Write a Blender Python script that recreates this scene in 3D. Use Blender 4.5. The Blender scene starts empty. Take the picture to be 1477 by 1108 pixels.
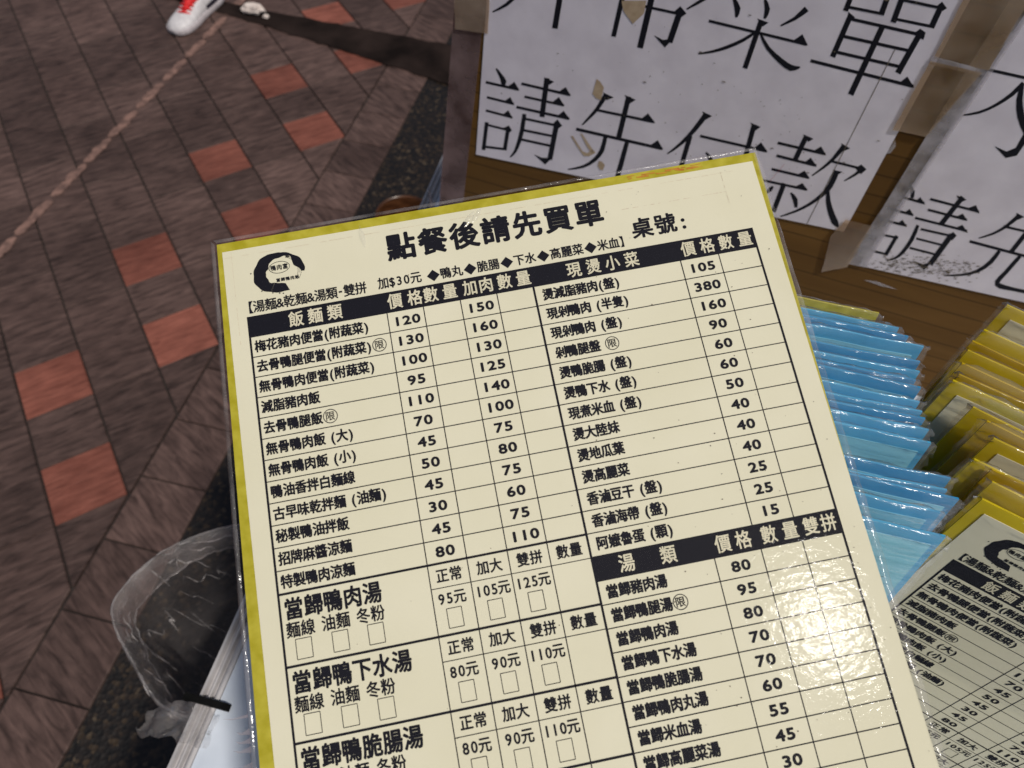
import bpy, bmesh, math, random
from mathutils import Vector, Matrix, noise as mnoise

R = math.radians
scene = bpy.context.scene
COL = scene.collection
CAMZ = 1.25            # the phone is held 1.25 m above the paving; most sizes below are in millimetres

# ------------------------------------------------------------------ camera, sky, sun, exposure
cam = bpy.data.objects.new('camera', bpy.data.cameras.new('camera'))
COL.objects.link(cam)
cam.matrix_world = Matrix(((0.99950788, -0.01789071, -0.02576651, 0),
                           (0.0, 0.8214103, -0.57033772, 0),
                           (0.03136863, 0.57005705, 0.82100607, CAMZ),
                           (0, 0, 0, 1)))
cam.data.sensor_width = 36
cam.data.lens = 36 * 1060 / 1477
cam.data.clip_start = 0.01
cam.data.clip_end = 300
cam.data.dof.use_dof = True
cam.data.dof.focus_distance = 0.285
cam.data.dof.aperture_fstop = 17
scene.camera = cam

SUN_DIR = Vector((0.358, -0.371, 0.858)).normalized()
world = bpy.data.worlds.new('World')
scene.world = world
world.use_nodes = True
wn = world.node_tree
sky = wn.nodes.new('ShaderNodeTexSky')
sky.sky_type = 'NISHITA'
sky.sun_disc = False
sky.sun_elevation = math.asin(SUN_DIR.z)
sky.sun_rotation = math.atan2(SUN_DIR.x, SUN_DIR.y)
sky.air_density = 1.0
sky.dust_density = 3.0
wn.links.new(sky.outputs['Color'], wn.nodes['Background'].inputs['Color'])
wn.nodes['Background'].inputs['Strength'].default_value = 0.06

sun = bpy.data.objects.new('sun', bpy.data.lights.new('sun', 'SUN'))
COL.objects.link(sun)
sun.data.energy = 3.6
sun.data.angle = R(3.5)
sun.data.color = (1.0, 0.945, 0.86)
sun.rotation_euler = SUN_DIR.to_track_quat('Z', 'Y').to_euler()
sun.location = SUN_DIR * 4

scene.view_settings.view_transform = 'Standard'
scene.view_settings.look = 'None'
scene.view_settings.gamma = 1
scene.view_settings.exposure = -0.42
scene.cycles.transparent_max_bounces = 32
scene.cycles.max_bounces = 10

random.seed(7)

# ------------------------------------------------------------------ materials
def new_mat(name):
    m = bpy.data.materials.new(name)
    m.use_nodes = True
    nt = m.node_tree
    return m, nt, nt.nodes['Principled BSDF'], nt.nodes['Material Output']

def node(nt, kind, **kw):
    n = nt.nodes.new(kind)
    for k, v in kw.items():
        if k in n.inputs: n.inputs[k].default_value = v
        else: setattr(n, k, v)
    return n

def ramp(nt, fac, stops):
    r = nt.nodes.new('ShaderNodeValToRGB')
    e = r.color_ramp.elements
    while len(e) < len(stops): e.new(0.5)
    for el, (p, c) in zip(e, stops):
        el.position = p
        el.color = (*c, 1) if len(c) == 3 else c
    nt.links.new(fac, r.inputs['Fac'])
    return r.outputs['Color']

def coords(nt, scale=(1, 1, 1)):
    t = nt.nodes.new('ShaderNodeTexCoord')
    mp = nt.nodes.new('ShaderNodeMapping')
    mp.inputs['Scale'].default_value = scale
    nt.links.new(t.outputs['Object'], mp.inputs['Vector'])
    return mp.outputs['Vector']

def noisy(name, c1, c2, scale=30, rough=0.6, stretch=(1, 1, 1), bump=0.0, detail=5, lo=0.35, hi=0.65, spec=0.5, bscale=None):
    m, nt, b, out = new_mat(name)
    v = coords(nt, stretch)
    n = node(nt, 'ShaderNodeTexNoise', Scale=scale, Detail=detail)
    nt.links.new(v, n.inputs['Vector'])
    nt.links.new(ramp(nt, n.outputs['Fac'], [(lo, c1), (hi, c2)]), b.inputs['Base Color'])
    b.inputs['Roughness'].default_value = rough
    b.inputs['Specular IOR Level'].default_value = spec
    if bump:
        n2 = node(nt, 'ShaderNodeTexNoise', Scale=bscale or scale * 2, Detail=4)
        nt.links.new(v, n2.inputs['Vector'])
        bp = node(nt, 'ShaderNodeBump', Strength=0.5, Distance=bump)
        nt.links.new(n2.outputs['Fac'], bp.inputs['Height'])
        nt.links.new(bp.outputs['Normal'], b.inputs['Normal'])
    return m

def film_mat(name, haze=0.0, rough=0.06, bscale=220, bump=0.0002, stretch=(1, 1, 1), tint=(0.97, 0.97, 0.97), hazecol=(0.8, 0.8, 0.82), ior=1.45, detail=3):
    """clear plastic film: fresnel reflection over a see-through sheet, a little milky haze"""
    m, nt, b, out = new_mat(name)
    nt.nodes.remove(b)
    v = coords(nt, stretch)
    n = node(nt, 'ShaderNodeTexNoise', Scale=bscale, Detail=detail)
    nt.links.new(v, n.inputs['Vector'])
    bp = node(nt, 'ShaderNodeBump', Strength=1.0, Distance=bump)
    nt.links.new(n.outputs['Fac'], bp.inputs['Height'])
    geo = nt.nodes.new('ShaderNodeNewGeometry')          # same reflectance from either side of the thin skin
    fi = node(nt, 'ShaderNodeMapRange')
    fi.inputs['To Min'].default_value = ior
    fi.inputs['To Max'].default_value = 1 / ior
    nt.links.new(geo.outputs['Backfacing'], fi.inputs['Value'])
    fr = node(nt, 'ShaderNodeFresnel')
    nt.links.new(fi.outputs['Result'], fr.inputs['IOR'])
    nt.links.new(bp.outputs['Normal'], fr.inputs['Normal'])
    tr = node(nt, 'ShaderNodeBsdfTransparent')
    tr.inputs['Color'].default_value = (*tint, 1)
    gl = node(nt, 'ShaderNodeBsdfGlossy', Roughness=rough)
    nt.links.new(bp.outputs['Normal'], gl.inputs['Normal'])
    mx = nt.nodes.new('ShaderNodeMixShader')
    nt.links.new(fr.outputs['Fac'], mx.inputs['Fac'])
    nt.links.new(tr.outputs[0], mx.inputs[1])
    nt.links.new(gl.outputs[0], mx.inputs[2])
    last = mx
    if haze:
        df = node(nt, 'ShaderNodeBsdfDiffuse')
        df.inputs['Color'].default_value = (*hazecol, 1)
        m2 = nt.nodes.new('ShaderNodeMixShader')
        n3 = node(nt, 'ShaderNodeTexNoise', Scale=bscale * 0.4, Detail=4)
        nt.links.new(v, n3.inputs['Vector'])
        mr = node(nt, 'ShaderNodeMapRange')
        mr.inputs['From Min'].default_value = 0.3
        mr.inputs['From Max'].default_value = 0.75
        mr.inputs['To Min'].default_value = haze * 0.3
        mr.inputs['To Max'].default_value = haze * 1.8
        nt.links.new(n3.outputs['Fac'], mr.inputs['Value'])
        nt.links.new(mr.outputs['Result'], m2.inputs['Fac'])
        nt.links.new(mx.outputs[0], m2.inputs[1])
        nt.links.new(df.outputs[0], m2.inputs[2])
        last = m2
    nt.links.new(last.outputs[0], out.inputs['Surface'])
    return m

def plastic_mat(name, c1, c2, rough=0.3, translucent=0.3, scale=40):
    """coloured plastic sheet that lets some light through"""
    m, nt, b, out = new_mat(name)
    v = coords(nt)
    n = node(nt, 'ShaderNodeTexNoise', Scale=scale, Detail=4)
    nt.links.new(v, n.inputs['Vector'])
    col = ramp(nt, n.outputs['Fac'], [(0.35, c1), (0.68, c2)])
    nt.links.new(col, b.inputs['Base Color'])
    b.inputs['Roughness'].default_value = rough
    t = node(nt, 'ShaderNodeBsdfTranslucent')
    nt.links.new(col, t.inputs['Color'])
    mx = node(nt, 'ShaderNodeMixShader')
    mx.inputs['Fac'].default_value = translucent
    nt.links.new(b.outputs[0], mx.inputs[1])
    nt.links.new(t.outputs[0], mx.inputs[2])
    nt.links.new(mx.outputs[0], out.inputs['Surface'])
    return m

def stone_tile(name, dark, light, red=False):
    """slate-look floor tile: long wavy ridges, its own tone per tile"""
    m, nt, b, out = new_mat(name)
    at = node(nt, 'ShaderNodeAttribute', attribute_name='tone')
    tc = nt.nodes.new('ShaderNodeUVMap')
    mp = nt.nodes.new('ShaderNodeMapping')
    mp.inputs['Scale'].default_value = (1.3, 7.5, 1)
    nt.links.new(tc.outputs['UV'], mp.inputs['Vector'])
    n = node(nt, 'ShaderNodeTexNoise', Scale=1.6, Detail=7, Roughness=0.6, Distortion=0.6)
    nt.links.new(mp.outputs['Vector'], n.inputs['Vector'])
    n2 = node(nt, 'ShaderNodeTexNoise', Scale=3.0, Detail=3)
    nt.links.new(tc.outputs['UV'], n2.inputs['Vector'])
    mid = tuple((a + c) / 2 for a, c in zip(dark, light))
    c = ramp(nt, n.outputs['Fac'], [(0.31, dark), (0.5, mid), (0.71, light)])
    hs = node(nt, 'ShaderNodeHueSaturation')
    nt.links.new(c, hs.inputs['Color'])
    mt = node(nt, 'ShaderNodeMath', operation='MULTIPLY_ADD')
    nt.links.new(at.outputs['Fac'], mt.inputs[0])
    mt.inputs[1].default_value = 0.5
    mt.inputs[2].default_value = 0.53
    ad = node(nt, 'ShaderNodeMath', operation='MULTIPLY_ADD')
    nt.links.new(n2.outputs['Fac'], ad.inputs[0])
    ad.inputs[1].default_value = 0.45
    nt.links.new(mt.outputs[0], ad.inputs[2])
    nt.links.new(ad.outputs[0], hs.inputs['Value'])
    gc = coords(nt)
    gn = node(nt, 'ShaderNodeTexNoise', Scale=4.5, Detail=8, Roughness=0.65)
    nt.links.new(gc, gn.inputs['Vector'])
    gm = node(nt, 'ShaderNodeMix', data_type='RGBA', blend_type='MULTIPLY')
    gm.inputs['Factor'].default_value = 0.8
    nt.links.new(hs.outputs['Color'], gm.inputs['A'])
    nt.links.new(ramp(nt, gn.outputs['Fac'], [(0.3, (0.5, 0.47, 0.46)), (0.6, (1, 1, 1))]), gm.inputs['B'])
    nt.links.new(gm.outputs['Result'], b.inputs['Base Color'])
    b.inputs['Roughness'].default_value = 0.55
    b.inputs['Specular IOR Level'].default_value = 0.3
    bp = node(nt, 'ShaderNodeBump', Strength=0.9, Distance=0.0027)
    nt.links.new(n.outputs['Fac'], bp.inputs['Height'])
    nt.links.new(bp.outputs['Normal'], b.inputs['Normal'])
    return m

def granite_mat():
    m, nt, b, out = new_mat('granite')
    v = coords(nt)
    vo = node(nt, 'ShaderNodeTexVoronoi', Scale=150)
    nt.links.new(v, vo.inputs['Vector'])
    n = node(nt, 'ShaderNodeTexNoise', Scale=6, Detail=4)
    nt.links.new(v, n.inputs['Vector'])
    sp = nt.nodes.new('ShaderNodeSeparateColor')
    nt.links.new(vo.outputs['Color'], sp.inputs['Color'])
    c = ramp(nt, sp.outputs['Red'], [(0.0, (0.004, 0.003, 0.0025)), (0.55, (0.011, 0.0075, 0.006)), (0.82, (0.020, 0.0125, 0.008)), (0.95, (0.044, 0.028, 0.015)), (1.0, (0.085, 0.062, 0.04))])
    hs = node(nt, 'ShaderNodeHueSaturation')
    nt.links.new(c, hs.inputs['Color'])
    mr = node(nt, 'ShaderNodeMapRange')
    mr.inputs['To Min'].default_value = 0.5
    mr.inputs['To Max'].default_value = 1.5
    nt.links.new(n.outputs['Fac'], mr.inputs['Value'])
    nt.links.new(mr.outputs['Result'], hs.inputs['Value'])
    nt.links.new(hs.outputs['Color'], b.inputs['Base Color'])
    b.inputs['Roughness'].default_value = 0.5
    bp = node(nt, 'ShaderNodeBump', Strength=0.6, Distance=0.0015)
    nt.links.new(vo.outputs['Distance'], bp.inputs['Height'])
    nt.links.new(bp.outputs['Normal'], b.inputs['Normal'])
    return m

def wood_mat(name, board=True):
    m, nt, b, out = new_mat(name)
    v = coords(nt, (1.2, 1.2, 11))
    n = node(nt, 'ShaderNodeTexNoise', Scale=3.0, Detail=7, Distortion=0.4)
    nt.links.new(v, n.inputs['Vector'])
    v2 = coords(nt, (3, 3, 9))
    n2 = node(nt, 'ShaderNodeTexNoise', Scale=2.0, Detail=3)
    nt.links.new(v2, n2.inputs['Vector'])
    c = ramp(nt, n.outputs['Fac'], [(0.25, (0.095, 0.045, 0.010)), (0.5, (0.125, 0.061, 0.014)), (0.75, (0.165, 0.084, 0.022))])
    hs = node(nt, 'ShaderNodeHueSaturation')
    nt.links.new(c, hs.inputs['Color'])
    mr = node(nt, 'ShaderNodeMapRange')
    mr.inputs['To Min'].default_value = 0.65
    mr.inputs['To Max'].default_value = 1.35
    nt.links.new(n2.outputs['Fac'], mr.inputs['Value'])
    nt.links.new(mr.outputs['Result'], hs.inputs['Value'])
    # dark glue lines between the bamboo strips, 17 mm apart, slightly wavering
    tcn = nt.nodes.new('ShaderNodeTexCoord')
    sx = nt.nodes.new('ShaderNodeSeparateXYZ')
    nt.links.new(tcn.outputs['Object'], sx.inputs[0])
    wob = node(nt, 'ShaderNodeTexNoise', Scale=9.0, Detail=2)
    nt.links.new(tcn.outputs['Object'], wob.inputs['Vector'])
    ma = node(nt, 'ShaderNodeMath', operation='MULTIPLY_ADD')
    nt.links.new(wob.outputs['Fac'], ma.inputs[0])
    ma.inputs[1].default_value = 0.004
    nt.links.new(sx.outputs['Z'], ma.inputs[2])
    md = node(nt, 'ShaderNodeMath', operation='PINGPONG')
    nt.links.new(ma.outputs[0], md.inputs[0])
    md.inputs[1].default_value = 0.0085
    mg = node(nt, 'ShaderNodeMath', operation='MULTIPLY')
    nt.links.new(md.outputs[0], mg.inputs[0])
    mg.inputs[1].default_value = 110.0
    ln = ramp(nt, mg.outputs[0], [(0.0, (0.3, 0.3, 0.3)), (0.05, (0.5, 0.5, 0.5)), (0.12, (1, 1, 1))])
    mxc = node(nt, 'ShaderNodeMix', data_type='RGBA', blend_type='MULTIPLY')
    mxc.inputs['Factor'].default_value = 0.7
    nt.links.new(hs.outputs['Color'], mxc.inputs['A'])
    nt.links.new(ln, mxc.inputs['B'])
    nt.links.new(mxc.outputs['Result'], b.inputs['Base Color'])
    b.inputs['Roughness'].default_value = 0.7
    b.inputs['Specular IOR Level'].default_value = 0.15
    bp = node(nt, 'ShaderNodeBump', Strength=0.4, Distance=0.0006)
    nt.links.new(n.outputs['Fac'], bp.inputs['Height'])
    nt.links.new(bp.outputs['Normal'], b.inputs['Normal'])
    return m

def ink_mat(name, col, speck):
    """printed ink, solid with the odd pinhole of paper showing"""
    m, nt, b, out = new_mat(name)
    v = coords(nt)
    n = node(nt, 'ShaderNodeTexNoise', Scale=1600, Detail=2)
    nt.links.new(v, n.inputs['Vector'])
    nt.links.new(ramp(nt, n.outputs['Fac'], [(0.64, col), (0.8, speck)]), b.inputs['Base Color'])
    b.inputs['Roughness'].default_value = 0.7
    b.inputs['Specular IOR Level'].default_value = 0.2
    return m

M = {}
M['page'] = noisy('cream_paper', (0.735, 0.70, 0.525), (0.77, 0.735, 0.565), scale=25, rough=0.75, spec=0.2)
M['blue_page'] = noisy('pale_blue_paper', (0.22, 0.58, 0.74), (0.27, 0.64, 0.80), scale=25, rough=0.75, spec=0.2)
M['ink'] = ink_mat('black_ink', (0.006, 0.006, 0.012), (0.03, 0.03, 0.04))
M['white_ink'] = noisy('unprinted_paper', (0.66, 0.62, 0.46), (0.72, 0.67, 0.5), scale=60, rough=0.8, spec=0.2)
M['film'] = film_mat('laminate', rough=0.05, bscale=380, bump=0.00010, stretch=(0.8, 1.3, 1), detail=4, ior=1.088)
M['edge_film'] = film_mat('sealed_clear_edge', haze=0.09, rough=0.12, bscale=140, bump=0.0009, detail=4, ior=1.35, hazecol=(0.85, 0.8, 0.8))
M['rim_film'] = film_mat('crinkled_laminate', haze=0.06, rough=0.1, bscale=110, bump=0.0014, stretch=(0.35, 2.2, 2.2), detail=5, ior=1.4, tint=(0.99, 0.99, 0.99), hazecol=(0.9, 0.9, 0.92))
M['front_film'] = film_mat('worn_laminate', haze=0.0, rough=0.1, bscale=160, bump=0.0001, ior=1.12)
M['yellow'] = plastic_mat('yellow_plastic', (0.80, 0.62, 0.008), (0.93, 0.80, 0.02), translucent=0.4)
M['olive'] = plastic_mat('yellow_border_plastic', (0.44, 0.38, 0.018), (0.58, 0.51, 0.055), translucent=0.1, scale=200)
M['blue'] = plastic_mat('blue_plastic', (0.09, 0.52, 0.82), (0.16, 0.64, 0.92), translucent=0.35)
M['deep_blue'] = plastic_mat('deep_blue_plastic', (0.04, 0.36, 0.68), (0.08, 0.48, 0.80), translucent=0.3)
M['amber'] = plastic_mat('amber_plastic', (0.62, 0.42, 0.006), (0.82, 0.62, 0.012), translucent=0.35)
M['dirty_film'] = film_mat('dirty_laminate', haze=0.10, rough=0.14, bscale=55, bump=0.0016, stretch=(0.6, 1.8, 1.8), detail=6, ior=1.4, hazecol=(0.42, 0.29, 0.16))
M['crease'] = noisy('faint_crease', (0.56, 0.44, 0.33), (0.64, 0.55, 0.40), scale=400, rough=0.7)
M['speck'] = noisy('grime_speck', (0.10, 0.08, 0.06), (0.2, 0.16, 0.12), scale=400, rough=0.8)
M['stain'] = noisy('orange_stain', (0.45, 0.12, 0.01), (0.6, 0.35, 0.03), scale=300, rough=0.7)
M['paper'] = noisy('grubby_white_paper', (0.68, 0.635, 0.72), (0.77, 0.725, 0.815), scale=40, rough=0.7, detail=8, spec=0.3, bump=0.0004, bscale=60)
M['wood'] = wood_mat('bamboo_board')
M['tape_brown'] = film_mat('old_brown_tape', haze=0.45, rough=0.3, bscale=90, bump=0.0005, tint=(0.66, 0.55, 0.54), hazecol=(0.27, 0.19, 0.19))
M['tape_tan'] = film_mat('yellowed_tape', haze=0.24, rough=0.22, bscale=60, bump=0.0005, tint=(0.92, 0.84, 0.74), hazecol=(0.62, 0.50, 0.41))
M['tape_pale'] = film_mat('pale_tape', haze=0.30, rough=0.3, bscale=150, bump=0.0006, hazecol=(0.66, 0.62, 0.68))
M['glue'] = noisy('tan_tape_mark', (0.40, 0.29, 0.19), (0.50, 0.38, 0.26), scale=200, rough=0.6)
M['smudge'] = film_mat('grey_smudge', haze=0.32, rough=0.6, bscale=500, bump=0.0, hazecol=(0.06, 0.05, 0.055), detail=6, stretch=(0.35, 1, 1.4))
M['red_ink'] = noisy('red_pen', (0.45, 0.08, 0.12), (0.55, 0.15, 0.2), scale=300)
M['tile'] = stone_tile('slate_tile', (0.038, 0.023, 0.020), (0.150, 0.094, 0.082))
M['red_tile'] = stone_tile('red_tile', (0.165, 0.052, 0.036), (0.30, 0.106, 0.076))
M['grout'] = noisy('dark_grout', (0.012, 0.009, 0.008), (0.03, 0.022, 0.02), scale=60, rough=0.9)
M['granite'] = granite_mat()
M['floor_band'] = noisy('dark_floor_band', (0.007, 0.0045, 0.004), (0.026, 0.017, 0.015), scale=9, rough=0.95, spec=0.1)
M['old_line'] = noisy('worn_pink_line', (0.115, 0.066, 0.056), (0.27, 0.155, 0.125), scale=45, rough=0.8, bump=0.001)
M['table'] = noisy('white_laminate', (0.60, 0.66, 0.76), (0.70, 0.76, 0.86), scale=35, rough=0.35, detail=7)
M['alu'] = noisy('brushed_aluminium', (0.44, 0.42, 0.43), (0.58, 0.56, 0.57), scale=60, rough=0.6, spec=0.25)
M['alu'].node_tree.nodes['Principled BSDF'].inputs['Metallic'].default_value = 0.1
M['grey_metal'] = noisy('grey_paint', (0.16, 0.16, 0.17), (0.22, 0.22, 0.23), scale=30, rough=0.5)
M['bag_hem'] = film_mat('bag_hem', haze=0.085, rough=0.13, bscale=110, bump=0.012, detail=6, hazecol=(0.8, 0.74, 0.74), ior=1.5)
M['bag_crease'] = film_mat('bag_crease', haze=0.26, rough=0.12, bscale=200, bump=0.006, hazecol=(0.85, 0.8, 0.8), ior=1.5)
M['bag'] = film_mat('thin_clear_bag', haze=0.055, rough=0.12, bscale=42, bump=0.012, detail=7, hazecol=(0.62, 0.56, 0.56), tint=(0.93, 0.91, 0.91), ior=1.42)
M['black_rubber'] = noisy('black_rubber', (0.003, 0.003, 0.003), (0.008, 0.008, 0.008), scale=80, rough=0.8, spec=0.08)
M['shoe'] = noisy('white_leather', (0.55, 0.53, 0.55), (0.68, 0.66, 0.68), scale=60, rough=0.5, bump=0.0006)
M['sole'] = noisy('pale_rubber', (0.42, 0.38, 0.40), (0.52, 0.48, 0.50), scale=60, rough=0.6)
M['dark_trim'] = noisy('dark_shoe_trim', (0.012, 0.010, 0.02), (0.03, 0.025, 0.04), scale=60, rough=0.6)
M['red'] = noisy('red_lace', (0.55, 0.008, 0.012), (0.75, 0.02, 0.02), scale=200, rough=0.7)
M['trousers'] = noisy('grey_cloth', (0.10, 0.095, 0.11), (0.17, 0.16, 0.18), scale=200, rough=0.9)
M['tissue'] = noisy('tissue', (0.6, 0.52, 0.48), (0.72, 0.64, 0.6), scale=60, rough=0.9)
M['basket'] = noisy('red_brown_glaze', (0.03, 0.010, 0.004), (0.09, 0.035, 0.014), scale=30, rough=0.3, stretch=(1, 1, 6))
M['scrap'] = film_mat('cloudy_scrap', haze=0.4, rough=0.35, bscale=80, bump=0.003, hazecol=(0.34, 0.29, 0.31), ior=1.02)

# ------------------------------------------------------------------ object helpers
def V(x, y, z):                   # millimetres from the camera's foot; z measured from the camera
    return Vector((x / 1000, y / 1000, z / 1000 + CAMZ))

def link(name, me, parent=None, mat=None, matrix=None):
    o = bpy.data.objects.new(name, me)
    COL.objects.link(o)
    if mat is not None and me is not None and not me.materials: me.materials.append(mat)
    if parent is not None: o.parent = parent
    if matrix is not None:
        if parent is None: o.matrix_world = matrix
        else: o.matrix_local = matrix
    return o

def mesh(name, verts, faces, smooth=False):
    me = bpy.data.meshes.new(name)
    me.from_pydata([tuple(v) for v in verts], [], faces)
    me.update()
    if smooth:
        for p in me.polygons: p.use_smooth = True
    return me

def tag(o, label=None, cat=None, group=None, kind=None):
    if label: o['label'] = label
    if cat: o['category'] = cat
    if group: o['group'] = group
    if kind: o['kind'] = kind
    return o

def empty(name, matrix):
    o = bpy.data.objects.new(name, None)
    COL.objects.link(o)
    o.empty_display_size = 0.02
    o.matrix_world = matrix
    return o

def frame(X, Yup, N, pos):
    m = Matrix.Identity(4)
    for i in range(3):
        m[i][0], m[i][1], m[i][2], m[i][3] = X[i], Yup[i], N[i], pos[i]
    return m

class Ink:
    """collects flat printed marks (mm, x right, y down the page) into one mesh"""
    def __init__(s): s.v, s.f, s.n = [], [], 0
    def poly(s, pts, h=None):
        s.n += 1
        if h is None: h = 0.05 + (s.n % 40) * 0.0015
        k = len(s.v)
        s.v += [(x / 1000, -y / 1000, h / 1000) for x, y in pts]
        s.f.append(tuple(range(k, k + len(pts))))
    def rect(s, x0, y0, x1, y1, h=None): s.poly([(x0, y0), (x0, y1), (x1, y1), (x1, y0)], h)
    def line(s, x0, y0, x1, y1, w):
        dx, dy = x1 - x0, y1 - y0
        l = math.hypot(dx, dy); nx, ny = -dy / l * w / 2, dx / l * w / 2
        s.poly([(x0 + nx, y0 + ny), (x1 + nx, y1 + ny), (x1 - nx, y1 - ny), (x0 - nx, y0 - ny)])
    def box(s, cx, cy, w, h, t):
        for a, b, c, d in ((-1, -1, 1, -1), (1, -1, 1, 1), (1, 1, -1, 1), (-1, 1, -1, -1)):
            s.line(cx + a * w / 2, cy + b * h / 2, cx + c * w / 2, cy + d * h / 2, t)
    def ring(s, cx, cy, rx, ry, t, n=28):
        p = [(math.cos(2 * math.pi * i / n), math.sin(2 * math.pi * i / n)) for i in range(n)]
        for i in range(n):
            a, b = p[i], p[(i + 1) % n]
            s.poly([(cx + a[0] * (rx - t), cy + a[1] * (ry - t)), (cx + a[0] * rx, cy + a[1] * ry), (cx + b[0] * rx, cy + b[1] * ry), (cx + b[0] * (rx - t), cy + b[1] * (ry - t))])
    def text(s, txt, x0, yc, size, pitch=None, xs=1.0, bold=0.16, h0=0.12):
        """glyph by glyph from x0; pitch = advance of a full-width character in mm"""
        pitch = pitch or size
        x = x0
        for ch in txt:
            adv = HALF.get(ch, 1.0)
            if ch != ' ':
                gv, gf, (bx0, bx1, by0, by1) = glyph(ch)
                w = bx1 - bx0
                if adv == 1.0: ox, oy = 0.5 - (bx0 + bx1) / 2 if ch not in '【】' else 0, -0.36
                else: ox, oy = adv / 2 - (bx0 + bx1) / 2, -0.36
                if ch == '-': oy = -(by0 + by1) / 2
                st = [(0, 0)] + [(bold * math.cos(k * math.pi / 4), bold * math.sin(k * math.pi / 4)) for k in range(8)] if bold else [(0, 0)]
                for i, (dx, dy) in enumerate(st):
                    k = len(s.v)
                    hh = h0 + i * 0.002
                    for (gx, gy) in gv:
                        s.v.append(((x + (gx + ox) * size * xs + (pitch * adv - size * xs * adv) / 2 + dx) / 1000, (-yc + (gy + oy) * size + dy) / 1000, hh / 1000))
                    s.f += [tuple(q + k for q in f) for f in gf]
            x += adv * pitch
        return x
    def width(s, txt, pitch): return sum(HALF.get(c, 1.0) for c in txt) * pitch
    def ctext(s, txt, xc, yc, size, pitch=None, xs=1.0, bold=0.16):
        pitch = pitch or size
        s.text(txt, xc - s.width(txt, pitch) / 2, yc, size, pitch, xs, bold)
    def build(s, name): return mesh(name, s.v, s.f)

HALF = {c: 0.66 for c in '0123456789'}
HALF.update({'(': 0.5, ')': 0.5, ' ': 0.4, '&': 0.62, '-': 0.5, '$': 0.62, ':': 0.5})
GL = {}
def preload(chars):
    obs = []
    for ch in sorted(set(chars)):
        if ch == ' ': continue
        c = bpy.data.curves.new('glyph', 'FONT')
        c.body = ch; c.size = 1; c.resolution_u = 3
        o = bpy.data.objects.new('glyph', c)
        COL.objects.link(o)
        obs.append((ch, o))
    dg = bpy.context.evaluated_depsgraph_get()
    for ch, o in obs:
        e = o.evaluated_get(dg)
        me = e.to_mesh()
        vs = [(v.co.x, v.co.y) for v in me.vertices]
        fs = [tuple(p.vertices) for p in me.polygons]
        bb = (min(v[0] for v in vs), max(v[0] for v in vs), min(v[1] for v in vs), max(v[1] for v in vs))
        GL[ch] = (vs, fs, bb)
        e.to_mesh_clear()
    for ch, o in obs:
        c = o.data
        bpy.data.objects.remove(o); bpy.data.curves.remove(c)
def glyph(ch): return GL[ch]

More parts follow.
